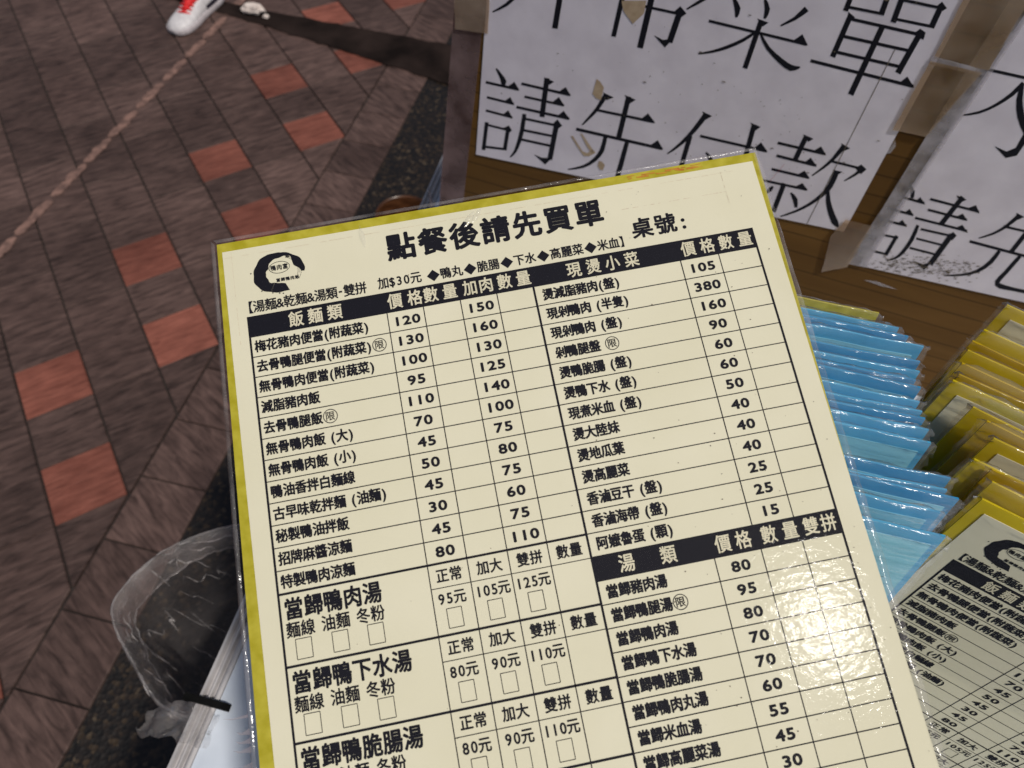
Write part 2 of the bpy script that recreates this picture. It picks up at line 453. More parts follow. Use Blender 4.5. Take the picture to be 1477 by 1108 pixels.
# hand-lettered signs: one stroke outline per line, s,z in mm on the board
INK1 = """
-183.7,-317.6 -182.5,-319.9 -180.9,-322.7 -179.8,-325.2 -179.3,-327.2 -178.8,-328.5 -178.5,-329.8 -177.3,-330 -176.1,-328.3 -175.4,-325.4 -177,-323 -178.9,-321 -181.1,-318.7 -183,-317
-191.8,-331.5 -165.6,-330.7 -165.3,-328.9 -191.5,-329.7
-174.7,-330.5 -168.7,-324.6 -164.6,-330.2
-190.9,-344.1 -168.8,-343.9 -168.5,-342.2 -190.6,-342.4
-176.9,-343.5 -171.6,-338.1 -168.3,-343.7
-191.8,-356.1 -169.8,-356.1 -169.5,-354.4 -191.4,-354.4
-178.3,-356.1 -172.9,-350.1 -169.1,-355.9
-192.4,-366.3 -195.3,-393.6 -192.4,-393.1 -189.6,-365.9
-191.7,-369 -171.5,-368.6 -171.2,-367 -191.4,-367.4
-173.9,-365.8 -176.4,-387.8 -173.5,-387.4 -171.1,-365.4
-176,-366.8 -172,-363.7 -169.6,-367.3 -172.3,-370.8
-193.4,-391 -173.4,-387.6 -173.2,-385.7 -193.2,-389.1
-145.1,-315 -146.9,-348 -143.2,-347.5 -141.6,-314.6
-145.7,-314.7 -138,-316.1 -141.3,-319.3
-163,-325.1 -124.9,-324.3 -124.7,-322.5 -162.7,-323.4
-133.7,-323.4 -128.5,-318.3 -124.1,-323.9
-160,-335.2 -128.8,-334 -128.6,-332.4 -159.8,-333.6
-137.8,-333.3 -133,-327.7 -128.2,-333.5
-166.2,-346 -123.7,-344.3 -123.5,-342.4 -165.9,-344.1
-133,-344 -128.2,-338.2 -122.7,-343.8
-160.8,-349.8 -161.3,-355.7 -162,-363.2 -162.9,-369.4 -164,-375.4 -165.2,-381.1 -166.6,-386.2 -168.5,-390.2 -170,-393.1 -169.6,-393.4 -167.5,-390.8 -165,-386.7 -163,-381.4 -161.3,-375.5 -160.1,-369.4 -159.1,-363 -158.5,-355.4 -158.1,-349.4
-158.5,-354.3 -131.7,-352.8 -131.6,-351.1 -158.3,-352.6
-134.4,-349.5 -137.6,-385.1 -133.8,-384.8 -130.8,-349.3
-135.7,-351.8 -132.5,-346.8 -128.5,-351 -132.4,-355.7
-133.9,-383.1 -139.4,-391 -149.1,-384.4 -142.4,-385.8
-158.9,-365 -133.8,-363.2 -133.6,-361.5 -158.6,-363.2
-161.1,-374.2 -134.2,-372.7 -134,-370.9 -160.9,-372.4
-99.2,-315.5 -101,-321.2 -103.4,-327.9 -105.5,-332.3 -107.7,-336.3 -110.5,-341.4 -112.7,-345.5 -112.3,-345.8 -109.6,-342 -106.4,-337.1 -103.9,-333.2 -101.5,-328.8 -98.6,-322 -96.4,-316.5
-100,-314.9 -92.2,-316.7 -96.8,-319.9
-102.3,-330.9 -59.8,-328.8 -59.8,-327.1 -102.2,-329.2
-69.4,-328.7 -65,-322.6 -58.6,-328.6
-82.8,-313.2 -84.9,-349.5 -81.4,-349.4 -79.5,-313.2
-84.2,-312.7 -76,-314.3 -79.8,-318.2
-116.7,-351.9 -49.4,-349.4 -49.4,-347.2 -116.5,-349.6
-59.3,-349.2 -53.8,-342.4 -48.5,-348.7
-94.6,-351 -94.9,-356.6 -95.8,-363.4 -97.4,-368.3 -99.9,-373 -103.3,-377.9 -107.7,-382.3 -114,-386.5 -119.5,-389.6 -119.4,-390.2 -113.7,-387.7 -106.9,-384 -102,-379.6 -98,-374.7 -95,-369.6 -92.9,-363.9 -92.2,-356.6 -92,-350.9
-77.5,-349.6 -78.3,-359.3 -79.2,-371.1 -80,-379.4 -80,-386 -78.5,-390.8 -74.4,-393.4 -67,-393.8 -58.4,-393.1 -49.9,-392 -43.4,-390.8 -43.6,-388.4 -50.1,-389.1 -58.5,-389.8 -66.8,-390.1 -73.5,-389.4 -75.9,-387.9 -76.7,-385.1 -76.7,-379.3 -76,-371.2 -75.3,-359.4 -74.7,-349.6
-26.2,-311.1 -28.1,-317.1 -30.8,-324.8 -33.7,-332 -37.1,-338.9 -41.2,-345.9 -44.6,-351.2 -44.3,-351.6 -40.3,-346.8 -35.6,-340.1 -31.7,-333.2 -28.4,-326.1 -25.4,-318.4 -23.2,-312.5
-27.7,-310.5 -20.8,-312.1 -24,-315.7
-33.1,-331.8 -33.7,-368.5 -30.6,-368.6 -30.1,-331.9
-24.4,-330.6 23,-329.3 22.8,-327.6 -24.5,-328.9
-17.3,-342.2 -15.3,-344.7 -13.3,-347.8 -11.9,-350.1 -11,-352.1 -9.9,-351.7 -10.3,-349.3 -11.4,-346.1 -14.3,-343.4 -16.9,-341.6
-45,-233.5 -47.3,-235.9 -50.1,-238.8 -52.7,-241.4 -54.6,-243.4 -54.3,-243.7 -52.2,-241.9 -49.3,-239.6 -46.2,-236.9 -43.8,-234.8
-167.9,-255.8 -171.8,-260.8 -177,-266.8 -182.4,-271.3 -186.8,-274.6 -186.6,-275 -181.9,-272.1 -175.9,-267.8 -170.3,-261.9 -166.1,-257
-139.9,-248.3 -142.3,-276.1 -138.7,-275.8 -136.5,-248.1
-97.9,-242.1 -100.1,-272 -97.3,-271.9 -95.2,-242.1
-95.7,-248.5 -57.2,-248.2 -57.2,-246.9 -95.6,-247.2
-60.1,-246.2 -62.5,-266.8 -59,-267.2 -56.7,-246.6
-62.2,-247.4 -58.9,-243 -54.4,-246.4 -57.6,-249.8
-59.2,-264.5 -63.1,-271.1 -71.7,-265 -65.4,-267
-79.4,-236.7 -81.3,-275.5 -77.7,-275.4 -76,-236.8
7.5,-310.6 10.3,-354.3 13.3,-354.3 10.3,-310.6
6.1,-309.9 13.2,-311.2 11.2,-314.3
14,-329.2 17.5,-322.9 23.9,-328.8
13.2,-352 10,-358.7 1.3,-352.9 7.1,-353.9
28.6,-320.6 61,-320 60.7,-318.5 28.5,-318.9
52.5,-319.7 56.3,-314.6 61.6,-319.9
43.2,-309.1 42.3,-329.1 45.2,-329.8 45.9,-309.7
42.1,-308.8 49.3,-310.2 47.2,-313
31.1,-330.7 58.4,-330.5 58.2,-328.9 30.9,-329
50.3,-330.2 53,-325 59.2,-330.3
31.3,-342.4 57.4,-341.7 57.2,-340 31.1,-340.7
49,-341.3 52.7,-336.3 58.1,-341.2
26.9,-353.5 59.5,-351.7 59.3,-350.1 26.7,-351.9
50.5,-351.9 54.9,-346.7 60.3,-351.2
41.7,-350.6 42.3,-377 45.4,-377.4 44.6,-350.9
36,-355.6 35.3,-356.7 34.3,-358.3 33.6,-361.1 33,-363.5 33.6,-363.9 34.9,-362.1 36.5,-359.9 36.8,-357.6 36.9,-356.1
50.1,-357.4 51.9,-359.8 53.8,-362.7 55.7,-365.7 57.1,-368.5 58.5,-368 57.6,-364.7 56,-360.7 52.9,-358.1 50.5,-356.7
68.8,-309 67.8,-314.3 66.5,-320.8 64.8,-325.4 63,-329.6 60.7,-334.4 58.8,-338.1 59.2,-338.5 61.3,-335 64,-330.4 66.1,-326.3 68,-321.7 70,-315.4 71.4,-310.3
67.8,-308.5 74,-310.6 71,-313.6
66.1,-324.1 88.6,-324 88.3,-322.6 65.8,-322.7
83.5,-324 85.9,-320.5 90.1,-323 88.4,-327.4
87.1,-321.6 86.2,-324.5 84.8,-328.2 82.5,-332.3 80.5,-335.7 80.8,-336 83.2,-333 85.9,-329.2 87.7,-325.6 88.9,-322.9
71.5,-329.7 71.8,-335.4 71.8,-342.1 71.2,-346.7 70,-351.2 67.9,-356.5 65.1,-361.8 61.8,-366.7 58.1,-371.4 53.6,-376.1 50.1,-379.6 50.4,-380.1 54.2,-377 58.9,-372.6 62.9,-368.1 66.5,-363.1 69.6,-357.9 72,-352.7 73.8,-348.2 74.9,-343.2 74.9,-336 74.6,-330.3
70.4,-329.8 76.4,-329.5 74.5,-332.6
72.1,-344.9 73.5,-349.9 75.7,-356.3 78.5,-361.8 81.5,-366.8 84.2,-370.5 86.6,-373.6 89.4,-375.1 91.4,-375.7 91.8,-374.9 90.6,-372.7 89,-370 86.7,-367.5 84.2,-364.2 81,-359.9 78,-355.2 75.2,-349.3 73.2,-344.6
-28.2,-231.5 -26.8,-234.1 -25.4,-237 -24.4,-239.5 -23.8,-241.6 -22.8,-241.6 -22.4,-239.3 -22.6,-236 -25,-233 -27.2,-230.8
-10,-228.1 -8.9,-230.4 -7.8,-233.2 -7.2,-236 -6.9,-238.5 -5.9,-238.6 -5.4,-236.1 -5.4,-232.7 -7.4,-229.7 -9.2,-227.7
14,-227.2 12.5,-230.3 10.3,-234.3 7,-237.8 4.2,-240.5 4.6,-240.9 7.7,-238.5 11.5,-235.3 14.5,-231.8 16.7,-229
-38.9,-248.4 22.8,-249.3 22.6,-248 -39,-247.1
14.2,-248.6 18.3,-243.4 23.5,-249
-9.3,-240.2 -10.1,-272.3 -7.4,-272.5 -6.7,-240.5
-10.5,-239.9 -3.7,-240.8 -6.1,-243.5
-9.6,-247.6 -12,-250.4 -15.6,-254.2 -19.8,-257.7 -24.3,-261.1 -28.3,-263.8 -32.3,-266.2 -36.8,-268.4 -40.4,-270 -40.2,-270.4 -36.5,-269.1 -31.8,-267.2 -27.6,-265 -23.3,-262.4 -18.7,-259 -14.5,-255.3 -11,-251.3 -8.8,-248.3
-5.8,-249.3 -3.2,-252.8 0.8,-257.1 5.7,-260.6 10.7,-263.7 15,-265.9 19,-267.2 22.2,-265.8 24,-264 23.7,-263.5 21.4,-263.8 18.8,-263.7 15.8,-262.9 11.7,-261.1 6.7,-258.6 1.9,-255.7 -2.3,-251.9 -5.2,-248.9
35.7,-214.7 35.8,-224 38.2,-224.3 38,-215
36.8,-222.5 57.1,-222.2 56.9,-221.1 36.6,-221.3
54.5,-210.6 55.4,-221.9 58,-222.3 57,-211
61.9,-207.9 63.4,-224.6 66,-224.9 64.4,-208.2
64.2,-212.5 85.8,-212.6 85.5,-211.5 63.9,-211.4
83.4,-210.3 84,-222.9 86.8,-223.5 86.1,-210.9
82.9,-211.4 84.2,-209 87.8,-211.6 86.2,-213.6
65.1,-223.5 85.1,-223.4 84.8,-222.2 64.8,-222.4
39.4,-226.2 38.9,-252.1 41.7,-252.7 42,-226.7
38.8,-224.7 43.2,-226.9 40.7,-229.6
41.8,-228.9 81.8,-229.3 81.4,-227.9 41.5,-227.5
79.8,-227.8 78.6,-252.7 81.6,-253.6 82.6,-228.6
78,-228.9 80.2,-225.6 83.6,-227 84.4,-230.8
41.8,-239.7 81.9,-239.6 81.5,-238.2 41.5,-238.2
41.4,-249.9 81.2,-250.1 80.9,-248.6 41.2,-248.4
58.7,-229 58.3,-273.1 61.4,-273.7 61.5,-229.6
29,-258.8 92,-260.1 91.6,-258.5 28.8,-257.2
83.2,-260 86.1,-254.5 92.5,-259.7
"""
INK2 = """
123.3,-238 122.5,-243.5 124.4,-244.3 125.2,-238.9
125.1,-240.2 161.5,-240.3 161,-239 124.7,-238.9
145.6,-242.4 145,-245.7 143.9,-250 142,-254.4 139.6,-258.7 136.9,-262.3 133.7,-265.4 129.6,-268 126.2,-269.9 126.4,-270.2 130.1,-268.7 134.5,-266.3 137.8,-263.2 140.7,-259.6 143.4,-255.4 145.6,-251 146.7,-246.5 147.2,-243.2
145.6,-243.1 146.9,-247.4 148.9,-253.1 151.7,-258.2 155.2,-263.3 160,-268.6 164.1,-272.6 165.9,-270.7 162.1,-266.7 157.6,-261.6 154.3,-257.2 151.4,-252.7 148.8,-247.3 147,-243.1
122.3,-274.5 121.2,-289.7 122.3,-290.1 123.1,-274.8
167.5,-273.9 167.8,-287.3 163.4,-290.4 153.6,-284.8 161.5,-286.7 165.1,-282.5 163.1,-266.3
120.3,-326.1 122,-328.5 123.9,-331.3 125.1,-333.7 126,-335.7 127.4,-335.5 126.8,-333.3 125.6,-330.2 122.9,-327.5 120.6,-325.6
114.5,-337.7 135.6,-338 135.2,-336.5 114.2,-336.2
129.8,-338 131.3,-333.8 136.5,-338.2
116.1,-349.4 133.4,-349.6 133,-348.1 115.8,-347.9
127.5,-349.5 129.3,-345 134.1,-349.4
115.9,-360.1 133.5,-359.7 133.1,-358.1 115.6,-358.5
127,-360 129.1,-355.3 134.2,-359.7
115.8,-368.8 114.4,-391.7 116.9,-392.7 118.2,-369.8
118.2,-373 133.2,-371.9 132.7,-370.4 117.8,-371.5
130.6,-369.4 131.1,-388.4 133.3,-389.1 132.7,-370.1
119.6,-389.4 133.4,-388.7 133,-387.2 119.2,-387.8
153.6,-324.8 151.9,-349.4 154.8,-350.7 156.3,-326.1
151.1,-325.3 157.8,-326.6 155.8,-329.6
137.9,-333.7 169.5,-333.9 169.1,-332.5 137.6,-332.2
161.7,-333.2 165.3,-329.1 170.4,-334.2
140.6,-342.4 165.9,-342.4 165.5,-340.9 140.2,-340.9
158.7,-341.9 161.4,-338 166.7,-342.3
136.2,-351.4 170.7,-351.1 170.2,-349.6 135.8,-349.9
162.7,-350.9 165.6,-346.8 171.7,-351.5
139.4,-356.1 140.2,-361.7 141,-368.9 141,-375.9 140.6,-382.2 139.9,-386.2 138.7,-389 136.8,-391.7 135.1,-393.5 135.4,-393.9 137.3,-392.5 139.6,-390.1 141.3,-387.3 142.5,-383.3 143.1,-376.8 143.1,-369.6 142.1,-362 140.9,-356.4
143.8,-359.3 164.6,-358.3 164.1,-356.9 143.4,-357.9
161.9,-356 161.5,-385.6 164.9,-387.1 165.1,-357.3
162.5,-358.1 163.3,-354.2 166.5,-356.4 165.9,-361
163.6,-383.8 161.7,-392.5 151.6,-387.4 159.1,-388.4
144.7,-368.1 162.9,-367.9 162.5,-366.5 144.3,-366.7
144.5,-377.6 163,-377.4 162.5,-375.9 144.1,-376.1
191.4,-328.1 190.7,-332.9 189.5,-338.7 187.8,-343 185.6,-346.9 182.6,-350.6 180.2,-353.4 180.5,-353.8 183.2,-351.4 186.5,-347.9 188.9,-344.1 190.9,-339.8 192.6,-334.1 193.7,-329.5
190.3,-327 195.8,-328.5 193.7,-331.6
189.3,-340.1 218.8,-339.1 218.2,-337.7 188.8,-338.6
202.4,-331.7 202.8,-357.5 205.4,-358.7 205,-332.9
177,-359 228.3,-359.2 227.6,-357.4 176.4,-357.1
196.2,-359.3 196.3,-363.9 196.1,-369.7 195,-375.2 193,-380.2 190.2,-384 186.5,-387.2 181,-390.3 176.3,-392.6 176.7,-393.3 181.6,-391.4 187.3,-388.6 191.5,-385.7 194.8,-382 197.1,-376.9 198.5,-371.2 198.5,-364.9 198.1,-360.1
209.7,-359 209.5,-366.4 209.3,-375.1 208.7,-380.9 208.7,-385.4 210.8,-389.3 214.2,-390.8 217.9,-390.6 223.1,-389.8 232.3,-389 240.4,-388.3 239.4,-386 231.3,-386.5 222.1,-387.1 216.7,-387.2 213.2,-386.8 211.7,-386.5 211.4,-386 211.2,-382.2 211.5,-376.3 211.7,-367.5 211.8,-360.1
"""

# ------------------------------------------------------------------ paving
TU = Vector((0.857, 0.515)).normalized()      # along a row of tiles
TV = Vector((0.515, -0.857)).normalized()     # down a column, towards the stall
T0 = Vector((-890.9, 1224.7))
TS = 128.6
BU = Vector((0.236, 0.972)).normalized()      # along the border course
BN = Vector((0.972, -0.236)).normalized()
BORD, GRAN = -790.0, -658.5
FLOOR = -1250.0

def add_tile(acc, pts, mat, tone, uvs, lift=0.0, au=TU, av=TV, gap=(1.7, 0.5)):
    """one slab with a chamfered top; pts counter-clockwise seen from above, mm"""
    c = sum((Vector(p) for p in pts), Vector((0, 0))) / len(pts)
    k = len(acc['v'])
    n = len(pts)
    def shrink(p, du, dv):
        q = Vector(p) - c
        a, b = q.dot(au), q.dot(av)
        return c + au * (a - math.copysign(min(abs(a), du), a)) + av * (b - math.copysign(min(abs(b), dv), b))
    lo = [shrink(p, *gap) for p in pts]; hi = [shrink(p, gap[0] + 1.8, gap[1] + 1.0) for p in pts]
    for p in lo: acc['v'].append(V(p.x, p.y, FLOOR - 6))
    for p in lo: acc['v'].append(V(p.x, p.y, FLOOR - 1.6 + lift))
    for p in hi: acc['v'].append(V(p.x, p.y, FLOOR + lift))
    def f(ids, uv):
        acc['f'].append(tuple(k + i for i in ids)); acc['m'].append(mat); acc['t'].append(tone); acc['u'].append(uv)
    f([2 * n + i for i in range(n)], uvs)
    for i in range(n):
        j = (i + 1) % n
        f([i, j, n + j, n + i], [uvs[i], uvs[j], uvs[j], uvs[i]])
        f([n + i, n + j, 2 * n + j, 2 * n + i], [uvs[i], uvs[j], uvs[j], uvs[i]])

def clip(pts, uvs):
    """keep the part of a tile on the far side of the border course"""
    out, ou = [], []
    n = len(pts)
    lim = BORD - 3
    for i in range(n):
        a, b = Vector(pts[i]), Vector(pts[(i + 1) % n])
        ua, ub = Vector(uvs[i]), Vector(uvs[(i + 1) % n])
        da, db = a.dot(BN) - lim, b.dot(BN) - lim
        if da <= 0: out.append(a); ou.append(ua)
        if (da < 0) != (db < 0) and abs(da - db) > 1e-6:
            t = da / (da - db)
            out.append(a + (b - a) * t); ou.append(ua + (ub - ua) * t)
    return out, ou

def paving():
    acc = dict(v=[], f=[], m=[], t=[], u=[])
    rnd = random.Random(4)
    def tile(c, r, l, red):
        P = [T0 + TU * (c * TS) + TV * (r * TS), T0 + TU * ((c + 1) * TS) + TV * (r * TS), T0 + TU * ((c + 1) * TS) + TV * ((r + l) * TS), T0 + TU * (c * TS) + TV * ((r + l) * TS)]
        g = (rnd.uniform(0, 9), rnd.uniform(0, 9))
        U = [(g[0], g[1]), (g[0] + 1, g[1]), (g[0] + 1, g[1] + l), (g[0], g[1] + l)]
        P, U = P[::-1], U[::-1]
        P, U = clip(P, U)
        if len(P) < 3: return
        area = abs(sum(P[i].x * P[(i + 1) % len(P)].y - P[(i + 1) % len(P)].x * P[i].y for i in range(len(P)))) / 2
        if area < 260: return
        add_tile(acc, P, 1 if red else 0, rnd.random(), [tuple(u) for u in U], rnd.uniform(-.5, .5))
    for c in range(-17, 19):
        reds = {-c, -c + 2} if c % 2 == 0 else set()
        r = -18 if c % 2 == 0 else -19
        while r < 18:
            if c % 2 == 0 and r == -c:
                tile(c, r, 1, True); tile(c, r + 1, 1, False); tile(c, r + 2, 1, True); tile(c, r + 3, 1, False); r += 4
            else:
                tile(c, r, 2, False); r += 2
    # border course
    s = -3000 + 83.7 - 2 * 0
    s = 83.7 - 129.5 * 22
    while s < 3600:
        P = [BN * BORD + BU * s, BN * GRAN + BU * s, BN * GRAN + BU * (s + 129.5), BN * BORD + BU * (s + 129.5)]
        g = (rnd.uniform(0, 9), rnd.uniform(0, 9))
        a = 0.5
        U = [(g[0], g[1]), (g[0] + .9, g[1] + .5), (g[0] + .4, g[1] + 1.4), (g[0] - .5, g[1] + .9)]
        add_tile(acc, P, 0, rnd.random(), U, rnd.uniform(-.4, .4), BN, BU, (1.5, 1.3))
        s += 129.5
    me = mesh('paving', acc['v'], acc['f'])
    me.materials.append(M['tile']); me.materials.append(M['red_tile'])
    me.polygons.foreach_set('material_index', acc['m'])
    at = me.attributes.new('tone', 'FLOAT', 'FACE')
    at.data.foreach_set('value', acc['t'])
    uv = me.uv_layers.new(name='UVMap')
    i = 0
    for f, u in zip(acc['f'], acc['u']):
        for q in u:
            uv.data[i].uv = q; i += 1
    return me
tag(link('paving', paving()), kind='structure')
G = 40000
ground = mesh('ground', [V(-G, -G, FLOOR - 6), V(G, -G, FLOOR - 6), V(G, G, FLOOR - 6), V(-G, G, FLOOR - 6)], [(0, 1, 2, 3)])
tag(link('ground', ground, mat=M['grout']), kind='structure')
def strip(name, a0, a1, s0, s1, z, mat):
    q = [BN * a0 + BU * s0, BN * a1 + BU * s0, BN * a1 + BU * s1, BN * a0 + BU * s1]
    return tag(link(name, mesh(name, [V(p.x, p.y, z) for p in q], [(0, 1, 2, 3)]), mat=mat), kind='structure')
strip('granite_pavement', GRAN + 2, GRAN + 2600, -2700, 3600, FLOOR - 1, M['granite'])
# flat dark band laid across the paving behind, widening along its run
def ribbon(name, pts, z, mat):
    vs, fs = [], []
    for i, (x, y, w) in enumerate(pts):
        a = pts[max(i - 1, 0)]; b = pts[min(i + 1, len(pts) - 1)]
        d = Vector((b[0] - a[0], b[1] - a[1])).normalized(); n = Vector((-d.y, d.x))
        vs += [V(x + n.x * w, y + n.y * w, z), V(x - n.x * w, y - n.y * w, z)]
    for i in range(len(pts) - 1): fs.append((2 * i, 2 * i + 1, 2 * i + 3, 2 * i + 2))
    return mesh(name, vs, fs)
rd = random.Random(8)
dr = []
for i in range(60):
    t = i / 59 * 1.6 - 0.08
    dr.append((-1000 + 880 * t, 2335 - 330 * t, 22 + 74 * min(1, max(0, t)) ** 1.2 + rd.uniform(-4, 4)))
tag(link('dark_band', ribbon('dark_band', dr, FLOOR + 3.5, M['floor_band']), mat=M['floor_band']), kind='structure')
# worn painted line
wl_v, wl_f = [], []
rl = random.Random(9)
t = -0.6
while t < 1.03:
    ln = rl.uniform(.085, .135)
    n = 26
    k = len(wl_v)
    for i in range(n + 1):
        u = t + ln * i / n
        x, y = -1136 + 292 * u, 1209 + 1044 * u
        e = min(1, math.sin(math.pi * min(max(i / n, .01), .99)) * 3) ** .6
        a = 12 + 7 * mnoise.noise(Vector((u * 40, 1, 0))) + 5 * mnoise.noise(Vector((u * 160, 5, 0)))
        c = 12 + 7 * mnoise.noise(Vector((u * 40, 9, 0))) + 5 * mnoise.noise(Vector((u * 160, 3, 0)))
        wl_v.append(V(x + max(1, a) * e, y, FLOOR + 1.6)); wl_v.append(V(x - max(1, c) * e, y, FLOOR + 1.6))
    for i in range(n): wl_f.append((k + 2 * i, k + 2 * i + 1, k + 2 * i + 3, k + 2 * i + 2))
    t += ln + rl.uniform(.002, .012)
tag(link('worn_floor_line', mesh('worn_floor_line', wl_v, wl_f), mat=M['old_line']), kind='structure')

# ------------------------------------------------------------------ the notice board with its paper signs (s along the board, depth away, z)
BD = Matrix.Translation(Vector((0.3583679 * 0.474, 0.9335804 * 0.474, CAMZ))) @ Matrix.Rotation(R(-21), 4, 'Z')
def bpt(s, d, z): return (s / 1000, d / 1000, z / 1000)
def slab(name, outline, d0, d1):
    n = len(outline)
    vs = [bpt(s, d0, z) for s, z in outline] + [bpt(s, d1, z) for s, z in outline]
    fs = [tuple(range(n)), tuple(range(2 * n - 1, n - 1, -1))] + [(i, i + n, (i + 1) % n + n, (i + 1) % n) for i in range(n)]
    me = mesh(name, vs, fs)
    bm = bmesh.new(); bm.from_mesh(me); bmesh.ops.recalc_face_normals(bm, faces=bm.faces); bm.to_mesh(me); bm.free()
    return me
nb = empty('notice_board', BD @ Matrix.Translation((0, 0, -0.53)))
tag(nb, 'upright bamboo notice board with glued strips behind the menus', 'board')
up53 = Matrix.Translation((0, 0, 0.53))
link('panel', slab('panel', [(-244.0, -529), (560, -529), (560, -136), (-198.8, -136)], 0, 18), nb, M['wood'], up53)
for s in (-120, 420):
    link('strut', slab('strut', [(s, -529), (s + 22, -529), (s + 22, -190), (s, -190)], 18.5, 120), nb, M['wood'], up53)
tp = link('edge_tape', slab('edge_tape', [(-245.5, -528), (-222.0, -528), (-213.4, -450.5), (-195.4, -293), (-177, -137), (-200.2, -137)], -0.5, -0.25), nb, M['tape_brown'], up53)

def ink_mesh(name, data, d):
    vs, fs = [], []
    for i, ln in enumerate(data.strip().split('\n')):
        q = [tuple(float(c) for c in p.split(',')) for p in ln.split()]
        n = len(q)
        ar = sum(q[j][0] * q[(j + 1) % n][1] - q[(j + 1) % n][0] * q[j][1] for j in range(n))
        sg = 1 if ar > 0 else -1
        g = []
        for j in range(n):                      # the printed stroke is a touch fatter than its traced core
            a, b, c = Vector(q[j - 1]), Vector(q[j]), Vector(q[(j + 1) % n])
            n1, n2 = (b - a), (c - b)
            n1 = Vector((n1.y, -n1.x)).normalized() if n1.length else Vector((0, 0))
            n2 = Vector((n2.y, -n2.x)).normalized() if n2.length else Vector((0, 0))
            nn = n1 + n2
            nn = nn.normalized() if nn.length > .2 else n1
            g.append(b + nn * sg * 0.33)
        q = [(v.x, v.y) for v in g]
        k = len(vs)
        vs += [bpt(s, d - 0.002 * (i % 30), z) for s, z in q]
        fs.append(tuple(range(k, k + len(q))))
    return mesh(name, vs, fs)
def flat(name, outline, d, mat, parent, noisy_edge=0.0, seed=1):
    r = random.Random(seed)
    q = []
    n = len(outline)
    for i in range(n):
        a, b = outline[i], outline[(i + 1) % n]
        m = max(1, int(math.hypot(b[0] - a[0], b[1] - a[1]) / 5)) if noisy_edge else 1
        for j in range(m):
            t = j / m
            q.append((a[0] + (b[0] - a[0]) * t + r.uniform(-1, 1) * noisy_edge, a[1] + (b[1] - a[1]) * t + r.uniform(-1, 1) * noisy_edge))
    me = mesh(name, [bpt(s, d, z) for s, z in q], [tuple(range(len(q)))])
    return link(name, me, parent, mat)

def paper_sheet(name, outline, d):
    return slab(name, outline, d - 0.25, d)
p1 = empty('paper_sign', BD @ Matrix.Translation((-0.2, -0.001, -0.4)))
tag(p1, 'grubby white paper sign with big black characters taped on the board, left of the two', 'sign')
t1 = Matrix.Translation((0.2, 0.001, 0.4))
link('sheet', paper_sheet('sheet', [(-200.8, -400.3), (97, -378.4), (97.2, -172), (-186, -190)], -0.7), p1, M['paper'], t1)
link('lettering', ink_mesh('lettering', INK1, -1.05), p1, M['ink'], t1)
GLUE = [[(-97.1, -247.5), (-81.1, -244.0), (-81.0, -252.1), (-87.1, -260.7), (-94.7, -253.8)], [(-106.3, -305.5), (-103.4, -307), (-100.1, -310.8), (-101.0, -321.4), (-105, -320.5), (-107.8, -317.8)],
        [(-120.4, -358.0), (-118.8, -357.4), (-114.5, -363), (-109.5, -369), (-105.5, -369.6), (-101.9, -364.6), (-99.0, -367.0), (-104, -372), (-108, -373), (-113.7, -366.7)],
        [(-113.3, -353.1), (-111.2, -354), (-105.7, -360.3), (-99.8, -367.2), (-102.1, -368.9), (-107, -363)], [(-95.5, -373.8), (-93, -373.8), (-90.1, -376.1), (-91.0, -381.4), (-93.5, -381.8), (-95.7, -378.9)]]
for g in GLUE:
    link('tape_mark', mesh('tape_mark', [bpt(s, -1.2, z) for s, z in g], [tuple(range(len(g)))]), p1, M['glue'], t1)
pv, pf = [], []
rp = random.Random(31)
for _ in range(130):
    s, z = rp.uniform(-198, 94), rp.uniform(-385, -190)
    if rp.random() < .6: s, z = rp.gauss(-20, 50), rp.gauss(-315, 26)
    if not (-196 < s < 94 and -384 < z < -180): continue
    a = rp.uniform(.15, .5); k = len(pv)
    l = rp.choice((1, 1, 1, 3.5))
    pv += [bpt(s - a * l, -1.25, z), bpt(s, -1.25, z - a), bpt(s + a * l, -1.25, z), bpt(s, -1.25, z + a)]; pf.append((k, k + 1, k + 2, k + 3))
tag(link('specks', mesh('specks', pv, pf), p1, M['speck'], t1), kind='stuff')
rv, rf = [], []
for a, b in (((33, -363), (39, -371)), ((39, -371), (36.5, -369.5)), ((39, -371), (39.2, -367.8)), ((38, -335), (33, -352))):
    k = len(rv); rv += [bpt(a[0], -1.3, a[1] + .3), bpt(b[0], -1.3, b[1] + .3), bpt(b[0], -1.3, b[1] - .3), bpt(a[0], -1.3, a[1] - .3)]; rf.append((k, k + 1, k + 2, k + 3))
link('pen_scrawl', mesh('pen_scrawl', rv, rf), p1, M['red_ink'], t1)
link('fold_line', slab('fold_line', [(70.0, -379.5), (70.5, -379.5), (72.6, -240), (72.2, -240)], -1.1, -1.04), p1, M['speck'], t1)

